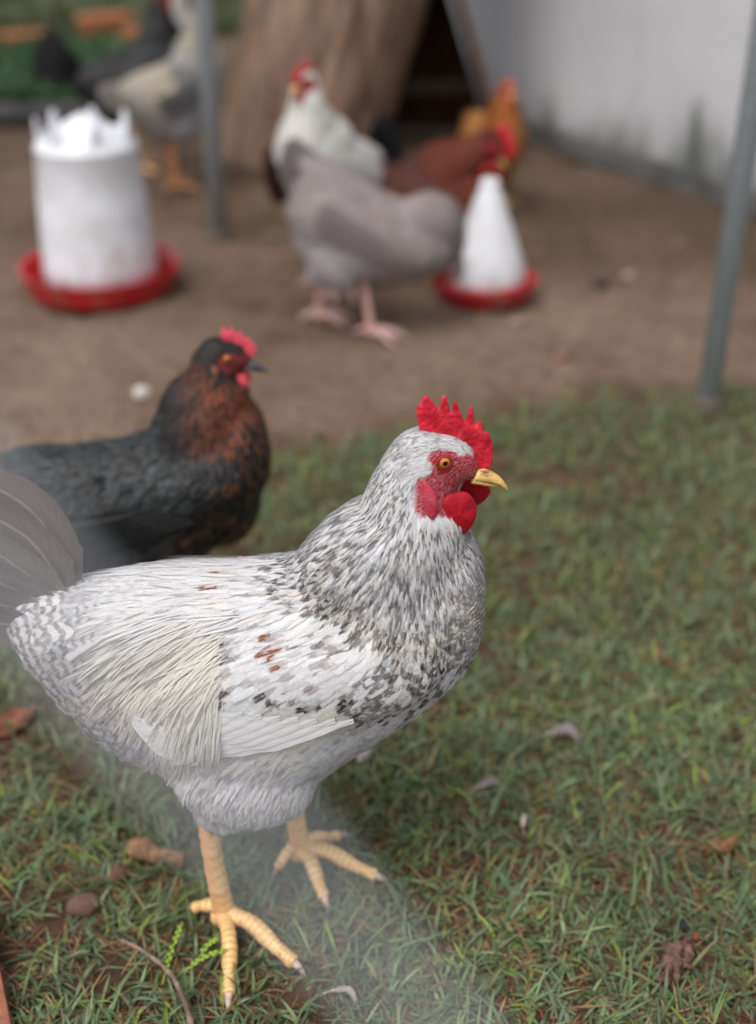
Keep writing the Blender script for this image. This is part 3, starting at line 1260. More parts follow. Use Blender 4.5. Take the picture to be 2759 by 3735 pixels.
def cock_body(more=()):
    sh = [torso_rings(COCK_TORSO), neck_rings(COCK_NECK),
          ellipsoid((.131, 0, .397), (.0265, .0185, .0215), rot=.15),          # skull
          ellipsoid((.146, 0, .391), (.014, .0125, .012), rot=.35)]            # face to beak
    for s in (-1, 1):
        sh.append(ellipsoid((.025, s * .052, .249), (.112, .025, .040), 24, 16, rot=-.16))    # folded wing
        sh.append(ellipsoid((.088, s * .046, .268), (.052, .021, .036), 20, 12, rot=-.2))   # shoulder
        sh.append(ellipsoid((-.006, s * .038, .160), (.055, .032, .043), 20, 12, rot=.2))    # thigh
        sh.append(ellipsoid((-.024, s * .034, .128), (.022, .017, .028), 16, 10))             # down to the hock
    if not more:
        for lx, ly in ((-.036, -.032), (.018, .035)):
            sh.append(ellipsoid((lx, ly, .124), (.0125, .0120, .022), 14, 10))    # feathering at the hock
    for c, r, rot in more:
        sh.append(ellipsoid(c, r, 22, 14, rot))
    return remeshed('body', join(*sh), .0042, 7, .5, .0035)
COCK_ANCHORS = """
0.1133 0.4153 -0.81 -0.58 6.0 1.65 W DK .6 .8 0 .6 .5 0.090 0 1
0.1233 0.4156 -0.69 0.16 6.0 1.50 W DK .6 .8 0 .6 .5 0.075 0 1
0.1361 0.4120 -0.93 0.37 6.0 1.35 W DK .6 .8 0 .3 .5 0.075 0 1
0.1449 0.4050 -0.80 0.60 5.0 1.05 W DK .6 .8 0 .3 .5 0.075 0 1
0.1199 0.4132 -0.91 -0.34 6.0 1.35 W DK .8 .5 0 .85 .5 0.075 0 1
0.1057 0.4107 -0.69 -0.72 8.0 1.50 W DK .8 .5 0 .85 .6 0.075 0 1
0.1113 0.4028 -0.64 -0.76 9.0 1.50 W DK .8 .4 0 .85 .6 0.075 0 1
0.1165 0.4022 -0.96 -0.27 5 1.6 W W 0 0 0 0 .5 .10 0 1
0.1194 0.3988 -0.94 -0.33 5 1.6 W W 0 0 0 0 .5 .10 0 1
0.0941 0.3938 -0.46 -0.88 10.9 2.09 W DK .3 0.90 0 .75 .8 0.075 .2 1
0.1056 0.3885 -0.33 -0.91 12.2 2.09 W DK .3 0.90 0 .75 .8 0.075 .2 1
0.0822 0.3686 -0.63 -0.78 16.3 2.44 W DK .3 0.90 0 .75 .9 0.075 .2 1
0.0970 0.3705 -0.36 -0.93 17.7 2.44 W DK .3 0.90 0 .75 .9 0.075 .2 1
0.1144 0.3723 -0.14 -0.93 16.3 2.26 W DK .3 0.90 0 .75 .9 0.075 .2 1
0.1307 0.3594 0.01 -0.94 15.0 2.26 W DK .3 0.90 0 .75 .9 0.075 .2 1
0.1485 0.3472 0.20 -0.98 12.2 2.44 W DK .3 0.90 .2 .75 .8 0.105 .2 1
0.0704 0.3533 -0.74 -0.66 20.4 2.78 W DK .3 0.90 0 .75 1.0 0.075 .25 1
0.0824 0.3505 -0.51 -0.75 21.8 2.78 W DK .55 0.90 0 .98 1.0 0.075 .25 1
0.1028 0.3452 -0.19 -0.89 21.8 2.78 W DK .55 0.90 0 .98 1.0 0.075 .25 1
0.1235 0.3371 0.01 -0.98 20.4 2.78 W DK .55 0.90 0 .98 1.0 0.075 .25 1
0.1450 0.3302 0.10 -0.86 16.3 2.78 W DK .55 0.90 .2 .98 1.0 0.090 .25 1
0.0765 0.3288 -0.48 -0.86 20.4 3.13 W DK .55 0.90 0 .98 1.2 0.075 .25 1
0.1030 0.3183 -0.17 -0.97 20.4 3.13 W DK .55 0.90 0 .98 1.2 0.075 .25 1
0.1269 0.3116 -0.04 -0.93 19.0 3.13 W DK .55 0.90 0 .98 1.2 0.075 .25 1
0.0549 0.3436 -0.71 -0.59 17.0 5.10 W DK .5 .9 0 0.95 .8 0.075 .1 1
0.0366 0.3181 -0.97 -0.25 17.0 5.68 W DK .4 .9 0 0.76 .7 0.075 .1 1
0.0492 0.3283 -0.69 -0.67 17.0 5.68 W DK .5 1 0 1.00 .8 0.075 .1 1
0.0332 0.3156 -0.89 -0.44 17.0 5.68 W DK .4 1 0 0.76 .7 0.075 .1 1
0.0584 0.3162 -0.59 -0.81 17.0 5.68 CW DK .5 1 0 1.00 .9 0.075 .1 1
0.0763 0.3049 -0.48 -0.85 17.0 5.68 CW DK .6 1 0 1.00 1 0.075 .1 1
0.1001 0.2957 -0.25 -0.77 17.0 5.68 CW DK .6 1 0 1.00 1 0.075 .1 1
0.1210 0.2907 -0.05 -0.85 17.0 5.68 CW DK .5 1 .3 1.00 1 0.075 .1 .7
0.1513 0.3150 0.06 -0.94 12.6 7.25 CW DK 0 .4 .9 1.00 .6 0.075 .1 0
0.1550 0.2969 0.04 -1.00 13.5 8.28 CW DK 0 .5 .9 1.00 .6 0.075 .1 0
0.1392 0.2954 -0.02 -0.99 14.4 7.25 CW DK .3 .8 .7 1.00 .6 0.075 .1 0
0.1526 0.2768 -0.02 -0.99 13.5 9.31 W DK 0 .8 .4 1.00 .6 0.075 .1 0
0.1333 0.2778 -0.12 -0.97 14.4 7.76 W DK 0 1 .2 0.69 .6 0.075 .1 0
0.1441 0.2513 -0.41 -0.91 15.3 8.62 W BK 0 1 0 0.41 .6 0.075 .1 0
0.1211 0.2698 -0.39 -0.85 15.3 8.62 W DK 0 .9 .3 0.48 .6 0.075 .1 0
0.1288 0.2354 -0.65 -0.76 16.2 9.49 W BK 0 1 0 0.41 .6 0.075 .1 0
0.1099 0.2282 -0.83 -0.52 16.2 9.49 WS BK 0 1 .2 0.34 .6 0.075 .1 0
0.0913 0.2103 -0.80 -0.60 19.8 10.35 WS GY 0 .5 0 0.14 .6 0.060 .1 0
0.0691 0.1968 -0.73 -0.68 23.4 11.21 WS GY 0 .3 0 0.11 .6 0.060 .1 0
0.0496 0.1746 -0.62 -0.78 19.8 8.62 WS GY 0 .6 0 0.28 .6 0.060 .1 0
0.0068 0.3107 -0.99 -0.13 20 5.5 W BR .2 .3 0 0.05 .8 0.045 .1 1
-0.0274 0.3088 -0.99 -0.03 20 5.5 W BR .3 .2 0 0.06 .8 0.045 .1 1
-0.0589 0.3074 -1.00 -0.05 20 5.5 W BR .4 .2 0 0.10 .8 0.045 .1 1
-0.0822 0.3045 -0.98 -0.14 26.0 6.40 W GD 0 .3 .6 .35 .8 0.045 .1 .4
-0.1056 0.2964 -1.00 -0.10 28.0 8.80 W GD 0 0 1 .95 .8 0.038 .2 0
-0.0944 0.3021 -0.97 -0.22 30.0 9.60 G GY 0 0 .35 .4 .8 0.038 .2 0
-0.0714 0.3032 -0.95 -0.21 34.0 6.40 W GY 0 0 .3 .2 1.0 0.038 .2 .6
-0.0032 0.3041 -0.88 -0.27 26 4.6 W BR .5 0 0 0.09 1.0 0.045 .2 1
-0.0307 0.3034 -0.86 -0.24 26 4.6 W BR .8 .3 0 0.21 1.2 0.045 .25 1
-0.0543 0.2956 -0.83 -0.42 26 4.6 W BK .9 .4 0 0.38 1.4 0.038 .35 1
-0.0756 0.2847 -0.79 -0.58 54.0 2.52 CW BK .9 .3 0 0.38 1.4 0.038 .4 1
-0.0324 0.2877 -0.68 -0.60 54.0 2.52 C BK .9 .2 0 0.32 1.5 0.038 .35 1
-0.0566 0.2767 -0.61 -0.74 56.0 2.52 C BK .9 .2 0 0.32 1.5 0.038 .4 1
-0.0790 0.2652 -0.59 -0.80 50.0 2.52 C BK .9 .2 0 0.21 1.6 0.038 .5 1
-0.0167 0.2771 -0.39 -0.53 54.0 2.52 C BR .7 .2 0 0.15 1.6 0.038 .35 1
-0.0379 0.2662 -0.41 -0.75 52.0 2.52 C BR .7 .2 0 0.15 1.6 0.038 .4 1
-0.0633 0.2563 -0.46 -0.85 50.0 2.52 C BR .6 .2 0 0.15 1.7 0.038 .5 1
-0.0257 0.2514 -0.22 -0.97 46.0 2.64 CR BR .4 0 0 0.09 1.8 0.030 .4 1
-0.0451 0.2382 -0.27 -0.96 42.0 2.64 CR BR .4 0 0 0.09 1.8 0.030 .5 1
0.0097 0.2976 -0.80 -0.47 28.0 5.25 W DK .2 .6 0 0.09 1 0.053 .1 .5
0.0280 0.3013 -0.82 -0.46 26.0 5.25 W DK .3 .6 0 0.18 1 0.053 .1 .5
0.0493 0.2960 -0.78 -0.51 24.0 5.25 W DK .3 .7 0 0.22 1 0.060 .1 .5
0.0013 0.2826 -0.56 -0.48 26.0 6.00 W DK .2 .9 0 0.45 1 0.053 .1 .4
0.0226 0.2849 -0.61 -0.41 26.0 6.00 W GY .2 .6 0 0.18 1 0.053 .1 .4
0.0467 0.2850 -0.69 -0.46 24.0 6.00 W GY .1 .6 0 0.12 1 0.053 .1 .4
0.0704 0.2875 -0.76 -0.52 22.0 6.00 W BR .2 .6 0 0.30 1 0.060 .1 .4
0.0941 0.2827 -0.65 -0.69 20.0 6.00 W DK .2 .8 .2 0.45 1 0.060 .1 .3
0.1031 0.2669 -0.86 -0.45 18.0 6.00 W DK 0 .9 .6 0.75 .8 0.060 .1 0
0.0882 0.2545 -0.90 -0.42 18.0 6.00 W DK 0 .9 .7 0.75 .8 0.060 .1 0
0.0704 0.2699 -0.88 -0.44 22.0 7.65 W BR 0 .7 0 0.18 1 0.053 .1 .2
0.0497 0.2674 -0.87 -0.46 24.0 8.50 W DK 0 .7 .2 0.27 1 0.045 .1 .2
0.0231 0.2700 -0.79 -0.59 26.0 8.50 W GY 0 .5 0 0.12 1 0.045 .1 .2
-0.0009 0.2686 -0.60 -0.74 28.0 8.50 W GD 0 .7 0 0.22 1 0.045 .1 .2
0.0044 0.2465 -0.78 -0.62 26.0 9.35 CR DK 0 .9 0 0.18 1 0.038 .1 0
0.0284 0.2488 -0.87 -0.49 26.0 9.35 CR DK 0 .9 0 0.09 1 0.038 .1 0
0.0582 0.2475 -0.94 -0.33 24.0 9.35 CR BR 0 .6 0 0.09 1 0.038 .1 0
0.0364 0.2273 -0.96 -0.27 30.0 9.35 CR GY 0 .3 0 0.04 1 0.030 .1 0
-0.0096 0.2231 -0.93 -0.35 34.0 10.20 CR GY 0 .3 0 0.04 1 0.030 .1 0
0.0261 0.2016 -0.55 -0.83 22.0 4.68 GW GY .2 .7 .3 .38 .7 0.105 .2 .6
0.0004 0.1880 -0.43 -0.88 22.0 4.68 GW GY .2 .7 .3 .38 .7 0.112 .2 .6
-0.0254 0.1844 -0.44 -0.89 22.0 4.68 GW GY .2 .7 .3 .38 .7 0.112 .2 .6
-0.0486 0.1827 -0.36 -0.85 24.2 4.68 GW GY .2 .7 .2 .38 .7 0.112 .3 .6
0.0336 0.1665 -0.39 -0.90 22.0 4.68 GW GY .2 .7 .2 .38 .7 0.105 .2 .6
0.0083 0.1581 -0.28 -0.96 19.8 3.90 GW GY .2 .7 .2 .38 .7 0.105 .2 .7
-0.0175 0.1537 -0.17 -0.97 19.8 3.90 GW GY .2 .7 .2 .38 .7 0.105 .2 .7
-0.0336 0.1589 -0.15 -0.98 19.8 3.90 GW GY .2 .7 .2 .38 .7 0.105 .2 .7
-0.0646 0.2097 -0.48 -0.83 26.4 7.00 G GY .2 .4 .4 0.62 .7 0.14 .3 .5
-0.0822 0.2265 -0.54 -0.78 28.6 9.00 G GD 0 0 .8 0.75 .8 0.11 .3 .2
-0.1063 0.2228 -0.57 -0.72 28.6 11.00 G GD 0 0 .9 0.94 .8 0.11 .3 0
-0.1202 0.2433 -0.70 -0.65 28.6 12.00 G GD 0 0 .9 0.94 .8 0.11 .3 0
-0.1013 0.2706 -0.86 -0.51 30.8 12.00 G GD 0 0 .8 0.88 .9 0.09 .3 0
-0.1346 0.2648 -0.84 -0.50 28.6 12.00 G GD 0 0 .9 0.94 .8 0.11 .3 0
-0.1241 0.2861 -0.96 -0.27 30.8 11.00 W GD 0 0 .8 1.00 .9 0.08 .3 0
-0.1051 0.2928 -0.97 -0.25 33.0 11.00 W GD 0 0 .8 1.00 .9 0.08 .3 0
-0.1513 0.2757 -0.80 -0.40 26.4 11.00 G GD 0 0 .8 0.88 .8 0.09 .3 0
"""

PAL = {'W': (236, 234, 234), 'WS': (226, 225, 227), 'CW': (236, 231, 223), 'C': (233, 227, 216), 'CR': (236, 233, 225), 'G': (196, 192, 194),
       'GW': (228, 225, 226), 'DK': (46, 33, 27), 'BK': (60, 45, 36), 'BR': (104, 76, 58), 'GY': (146, 137, 135), 'GD': (110, 102, 101)}
PAL = {k: np.array(lin(v)) for k, v in PAL.items()}


def parse_anchors(txt):
    rows = []
    for l in txt.strip().splitlines():
        a = l.split()
        f = list(map(float, a[:4]))
        ln, wd = float(a[4]) / 1000, float(a[5]) / 1000
        st, tp, ba, pr, off, lift, stiff, pt = map(float, a[8:16])
        rows.append(f + [ln, wd, *PAL[a[6]], *PAL[a[7]], st, tp, ba, pr, off / 1000, lift, stiff, pt])
    return np.array(rows)


def eyes(parent, x, y, z, r, lid=True, matname='eye', k=1.0):
    for s in (-1, 1):
        me = mesh('eye', *ellipsoid((0, 0, 0), (r, r * .75, r), 20, 12))
        o = obj('eye', me, M[matname], parent, (x, s * y, z))
        o.rotation_euler = (0, 0, s * R(-14))
        if lid:
            rg = []
            for i in range(20):
                a = 2 * math.pi * i / 20
                rg.append((math.cos(a) * r * 1.12, -.0 + s * r * .28, math.sin(a) * r * .96))
            V, F = [], []
            n = 20
            for i in range(n):
                p = Vector(rg[i])
                rd = Vector((p.x, 0, p.z)).normalized()
                for q in range(6):
                    b = 2 * math.pi * q / 6
                    V.append(p + rd * math.cos(b) * r * .2 + Vector((0, 1, 0)) * math.sin(b) * r * .2)
            for i in range(n):
                for q in range(6):
                    F.append((i * 6 + q, i * 6 + (q + 1) % 6, ((i + 1) % n) * 6 + (q + 1) % 6, ((i + 1) % n) * 6 + q))
            obj('eyelid', mesh('eyelid', V, F), M['eyelid'], o)


def lobe(name, parent, c, rx, ry, rz, mat, tilt=(0, 0, 0), flat=.0, seed=0):
    """a fleshy hanging lobe: a flattened, slightly wavy disc with a rolled rim, its top pinched"""
    V, F = [], []
    n, m = 28, 10
    rings = []
    rr = random.Random(seed)
    ph = rr.random() * 6
    for k in range(1, m):
        al = math.pi * k / m
        ring = []
        for j in range(n):
            a = 2 * math.pi * j / n
            rad = math.sin(al)
            edge = 1 + .05 * math.sin(3 * a + ph) + .02 * math.sin(7 * a + ph)
            x, z = math.cos(a) * rad * rx * edge, math.sin(a) * rad * rz * edge
            z2 = z
            x *= 1 - .14 * max(0, z / rz)
            y = -math.cos(al) * ry * (1 + .35 * rad ** 6) + flat * ((x / rx) ** 2 + (z / rz) ** 2)
            y += ry * .25 * math.sin(5 * a + ph) * rad
            ring.append((x, y, z2))
        rings.append(ring)
    v, f = loft(rings)
    o = obj(name, mesh(name, v, f), mat, parent, c)
    o.rotation_euler = tilt
    return o


def build_cockerel():
    root = empty('cockerel', COCK_AT)
    tag(root, 'white speckled cockerel with tall red comb and yellow legs standing on the grass', 'chicken')
    me = cock_body()
    tab = parse_anchors(COCK_ANCHORS)
    red = np.array(lin((176, 34, 48)))

    def face(x, y, z):
        """1 on the bare red face skin around the eye"""
        if abs(y) < .004 and x < .146:
            return 0
        if z > .4100 - .38 * max(0, x - .130):
            return 0
        if ((x - .1165) / .0078) ** 2 + ((z - .4000) / .0052) ** 2 < 1:
            return 0
        for cx, cz, rx, rz in ((.1340, .3985, .0190, .0140), (.1200, .3835, .0080, .0140), (.1375, .3790, .0150, .0125), (.128, .386, .012, .012)):
            if ((x - cx) / rx) ** 2 + ((z - cz) / rz) ** 2 < 1:
                return 1
        return 1 if x > .147 and .376 < z < .404 else 0
    xs = np.array([v.co.x for v in me.vertices])
    zs = np.array([v.co.z for v in me.vertices])
    val = interp_anchors(tab, xs, zs)
    a = me.color_attributes.new('base', 'FLOAT_COLOR', 'POINT')
    dat = np.ones((len(xs), 4), dtype=np.float32)
    dat[:, :3] = val[:, 4:7] * .8
    for i, v in enumerate(me.vertices):
        if face(*v.co):
            dat[i, :3] = red * (.9 + .3 * noise.noise(v.co * 300))
    a.data.foreach_set('color', dat.ravel())
    obj('body', me, M['down'], root)

    def skip(c):
        return np.array([0.0 if face(*p) else 1.0 for p in c])

    def extra(P, base, mark, pat, rng):
        # odd dark and rusty feathers scattered over the wing bow and coverts
        rust, brn, gry = lin((150, 80, 52)), lin((70, 52, 44)), lin((96, 88, 88))
        for (x, z, r, c, pr) in ((.037, .288, .0065, rust, .7), (.0520, .2530, .005, rust, .4), (-.0075, .309, .003, rust, .3),
                                 (.0000, .290, .008, brn, .8), (-.0040, .277, .008, brn, .8), (.000, .268, .007, brn, .55), (.0075, .250, .006, brn, .6),
                                 (.0600, .257, .007, brn, .6), (.036, .268, .009, gry, .4), (.075, .262, .008, brn, .4), (.022, .256, .006, brn, .4), (.094, .258, .010, brn, .4)):
            d = np.hypot(P[:, 0] - x, P[:, 2] - z) < r
            d &= rng.random(len(P)) < pr
            mark[d] = c
            pat[d] = (.5, 1, 0)
    pl, bvh, n = plumage('cockerel', me, tab, root, M['feather'], 7.5, 11, skip, 1.0, extra)
    print('cockerel feathers', n)

    # fine bristle feathers in rows over the red face
    rng = np.random.default_rng(5)
    P, N = sample_surface(me, lambda c, cr: np.array([6.5e5 if face(*p) else 0 for p in c]), rng)
    keep = np.hypot(P[:, 0] - .1335, P[:, 2] - .4) > .0052
    P, N = P[keep], N[keep]
    n = len(P)
    D = np.stack([np.full(n, -.9), np.zeros(n), -.45 + 12 * (P[:, 2] - .395)], 1) + rng.normal(0, .15, (n, 3))
    wh = np.tile(np.array(lin((226, 206, 208))), (n, 1)) * rng.uniform(.6, 1, (n, 1))
    fm = lay_feathers(bvh, P, N, D, rng.uniform(.0016, .0036, n), np.full(n, .00045), wh, wh, np.zeros((n, 3)),
                      np.full(n, .0002), np.full(n, .16), np.zeros(n), np.ones(n), nv=3, seed=2)
    o = obj('face_bristles', fm, M['feather'], root)
    o['kind'] = 'stuff'

    # comb: serrated blade from beak root to the back of the skull
    ol = [(.1523, .3922), (.1621, .3895), (.1637, .3972), (.1634, .4079), (.1605, .415), (.1586, .4163), (.1573, .4146), (.1554, .4238), (.154, .4238), (.1527, .4181),
          (.151, .4238), (.1495, .4328), (.1479, .4328), (.1459, .4238), (.1446, .4216), (.1422, .429), (.1392, .4367), (.1372, .4367), (.1371, .4294), (.136, .4271), (.1346, .4333),
          (.1328, .4399), (.1305, .4403), (.1294, .4367), (.1294, .4294), (.128, .4303), (.1248, .4358), (.1208, .4401), (.1188, .4403), (.1179, .4367), (.1166, .4341), (.1148, .4341),
          (.1141, .4294), (.115, .4238), (.1169, .416), (.122, .412), (.1299, .408), (.1369, .4046), (.1422, .400), (.1474, .3935)]
    obj('comb', comb_mesh(ol, .0034, .0008, .05), M['comb'], root)
    eyes(root, .1315, .0165, .4035, .0043)
    beak(root, (.1520, .3850), (.1755, .3745), .0100, .0072, M['beak'])
    for s in (-1, 1):
        lobe('nostril', root, (.1585, s * .0062, .3915), .0034, .0012, .0014, M['nostril'], (0, .25, 0))
        lobe('wattle', root, (.1405 if s < 0 else .1500, s * .0180, .3655), .0146, .0028, .0166, M['wattle'], (s * R(8), R(8), s * R(-14)), .0012, s + 3)
        lobe('red_earlobe', root, (.1205, s * .0225, .3815), .0062, .0026, .0152, M['earlobe'], (s * R(14), R(-26), s * R(12)), 0, s + 9)

    # flight feathers of both folded wings
    rng = random.Random(4)
    flights = []
    for s in (-1, 1):
        for i in range(7):
            x0, z0 = .074 - i * .012, .2405 + i * .0015
            x1, z1 = -.062 - i * .002, .2080 + i * .0042
            pth = []
            for t in (0, .3, .6, .85, 1):
                x, z = x0 + (x1 - x0) * t, z0 + (z1 - z0) * t - .003 * math.sin(t * 3.1)
                loc, nr, _, _ = bvh.find_nearest(Vector((x, s * .1, z)))
                yy = abs(loc.y)
                if t > .5:
                    yy = max(yy, .062 - .016 * (t - .5))
                pth.append((x, s * (yy + .0018 + i * .00016), z))
            g = .96 - rng.random() * .05
            flights.append(big_feather('flight_feather', pth, .017, (0, -.12 * s, 1), PAL['W'] * (g + .02), PAL['GY'], (0, 0, 0), root, M['quill'], .006 * -s, .78))
    # long saddle hackles falling over the wing tips
    bm = bmesh.new()
    bm.from_mesh(me)
    for o in flights:
        bm.from_mesh(o.data)
    bvh2 = BVHTree.FromBMesh(bm)
    bm.free()
    nr_ = np.random.default_rng(8)
    sad = tab[51:63]

    def near_saddle(c, cr):
        dd = (c[:, None, 0] - tab[None, :, 0]) ** 2 + (c[:, None, 2] - tab[None, :, 1]) ** 2
        k = dd.argmin(1)
        return ((k >= 51) & (k < 63)) * 2.4e5 * np.clip((c[:, 0] + .072) / .02, 0, 1) * np.clip((.300 - c[:, 2]) / .012, 0.0, 1)
    P, N = sample_surface(me, near_saddle, nr_)
    v = interp_anchors(sad, P[:, 0], P[:, 2])
    n = len(P)
    D = np.stack([v[:, 0] + nr_.normal(0, .12, n), nr_.normal(0, .05, n), v[:, 1] + nr_.normal(0, .10, n)], 1)
    on = (nr_.random(n) < v[:, 13] * .9)[:, None]
    pt = np.clip(v[:, 10:13] * on, 0, 1)
    fm = lay_feathers(bvh2, P, N, D, nr_.uniform(.040, .064, n) * np.clip(1 + (P[:, 0] + .03) * 7, .62, 1), nr_.uniform(.0015, .0027, n), np.clip(v[:, 4:7] * nr_.normal(1, .04, n)[:, None], 0, .9), v[:, 7:10] * nr_.uniform(.7, 1.3, n)[:, None], pt,
                      nr_.uniform(.001, .004, n), nr_.uniform(.015, .05, n), np.full(n, .15), np.ones(n), nv=8, seed=14)
    o = obj('saddle_hackle', fm, M['feather'], root)
    o['kind'] = 'stuff'
    # tail: broad grey feathers fanned up and back
    fans = [((-.116, .282), (-.124, .325), (-.138, .357), (-.176, .385), .034), ((-.114, .281), (-.134, .314), (-.155, .343), (-.200, .382), .036),
            ((-.114, .279), (-.142, .305), (-.168, .329), (-.215, .362), .036), ((-.116, .275), (-.150, .296), (-.180, .314), (-.228, .340), .036),
            ((-.118, .270), (-.155, .285), (-.188, .298), (-.236, .316), .034)]
    fans = [tuple((x - .004 - .004 * k, z - .003 - .004 * k) for k, (x, z) in enumerate(f[:4])) + (f[4],) for f in fans]
    for s in (-1, 1):
        for i, (a, b, c, d, w) in enumerate(fans):
            yy = .006 + .0042 * i
            dx = .005 if s > 0 else 0
            col = np.array(lin(((112, 99, 91), (128, 118, 112), (124, 116, 112), (122, 115, 112), (118, 112, 111))[i])) * (1 + rng.uniform(-.05, .05))
            big_feather('tail_feather', [(p[0] + dx * k, s * yy * (.6 + .2 * k), p[1] + dx * k) for k, p in enumerate((a, b, c, d))], w, (1, 0, .9),
                        col, col * .72, (0, .2, .10), root, M['quill'], .07 * s, .66, 20, 9)
    # legs (the bird's right one is nearer)
    make_leg(root, (-.037, -.032, .138), (-.0300, -.034, .016),
             [((.0270, -.0740, .0075), 1.0, .006), ((-.0195, -.1020, .0075), .95, .006), ((-.0040, -.0440, .008), .85, .004)], (-.0540, -.0270, .0150), .0074)
    make_leg(root, (.0195, .035, .150), (.0249, .0328, .015),
             [((.0880, .0120, .0075), 1.0, .006), ((.0470, -.0110, .0075), .95, .006), ((.0560, .0560, .008), .9, .005)], (.0080, .0190, .0100), .0072)
    return root


build_cockerel()

# ------------------------------------------------------------------ the other chickens
REGION = [('head', 9), ('hackle', 15), ('shoulder', 8), ('breast', 12), ('back', 7), ('saddle', 12), ('wing', 19), ('belly', 8), ('vent', 9)]
REGION_OF = [n for n, k in REGION for _ in range(k)]


def hen_table(colors):
    t = parse_anchors(COCK_ANCHORS)
    reg = (REGION_OF + ['vent'] * 20)[:len(t)]
    for i, r in enumerate(reg):
        b, m, st, tp, ba, pr = colors.get(r, colors['body'])
        t[i, 6:9] = lin(b)
        t[i, 9:12] = lin(m)
        t[i, 12:16] = (st, tp, ba, pr)
        if r == 'saddle':
            t[i, 4], t[i, 5], t[i, 19], t[i, 18], t[i, 16] = .026, .010, 0, .1, .0008
        if r in ('back', 'shoulder', 'wing', 'breast'):
            t[i, 5] = max(t[i, 5], .010)
            t[i, 4] = min(t[i, 4], .024)
            t[i, 19] = 0
            t[i, 16] = .0008
    return t


def pose(root, pitch, bend, drop=0.0, hip=(-.02, .20)):
    """tip the whole bird about its hip and bend its neck, applied to the meshes themselves"""
    def ang(x, z):
        t = (x - .10) * .25 + (z - .31) * .97
        w = min(1, max(0, t / .07))
        return bend * w * w * (3 - 2 * w)

    def fn(p):
        a = ang(p.x, p.z)
        x, z = p.x - .10, p.z - .31
        x, z = x * math.cos(a) - z * math.sin(a) + .10, x * math.sin(a) + z * math.cos(a) + .31
        x, z = x - hip[0], z - hip[1]
        x, z = x * math.cos(pitch) - z * math.sin(pitch) + hip[0], x * math.sin(pitch) + z * math.cos(pitch) + hip[1]
        return Vector((x, p.y, z - drop))
    done = set()
    for o in root.children:
        if o.name.startswith('leg'):
            continue
        if o.location.length > 1e-6:
            a = ang(o.location.x, o.location.z) + pitch
            o.location = fn(o.location)
            o.rotation_euler = (Matrix.Rotation(-a, 3, 'Y') @ o.rotation_euler.to_matrix()).to_euler()
        elif o.data and o.data.name not in done:
            done.add(o.data.name)
            for v in o.data.vertices:
                v.co = fn(v.co)


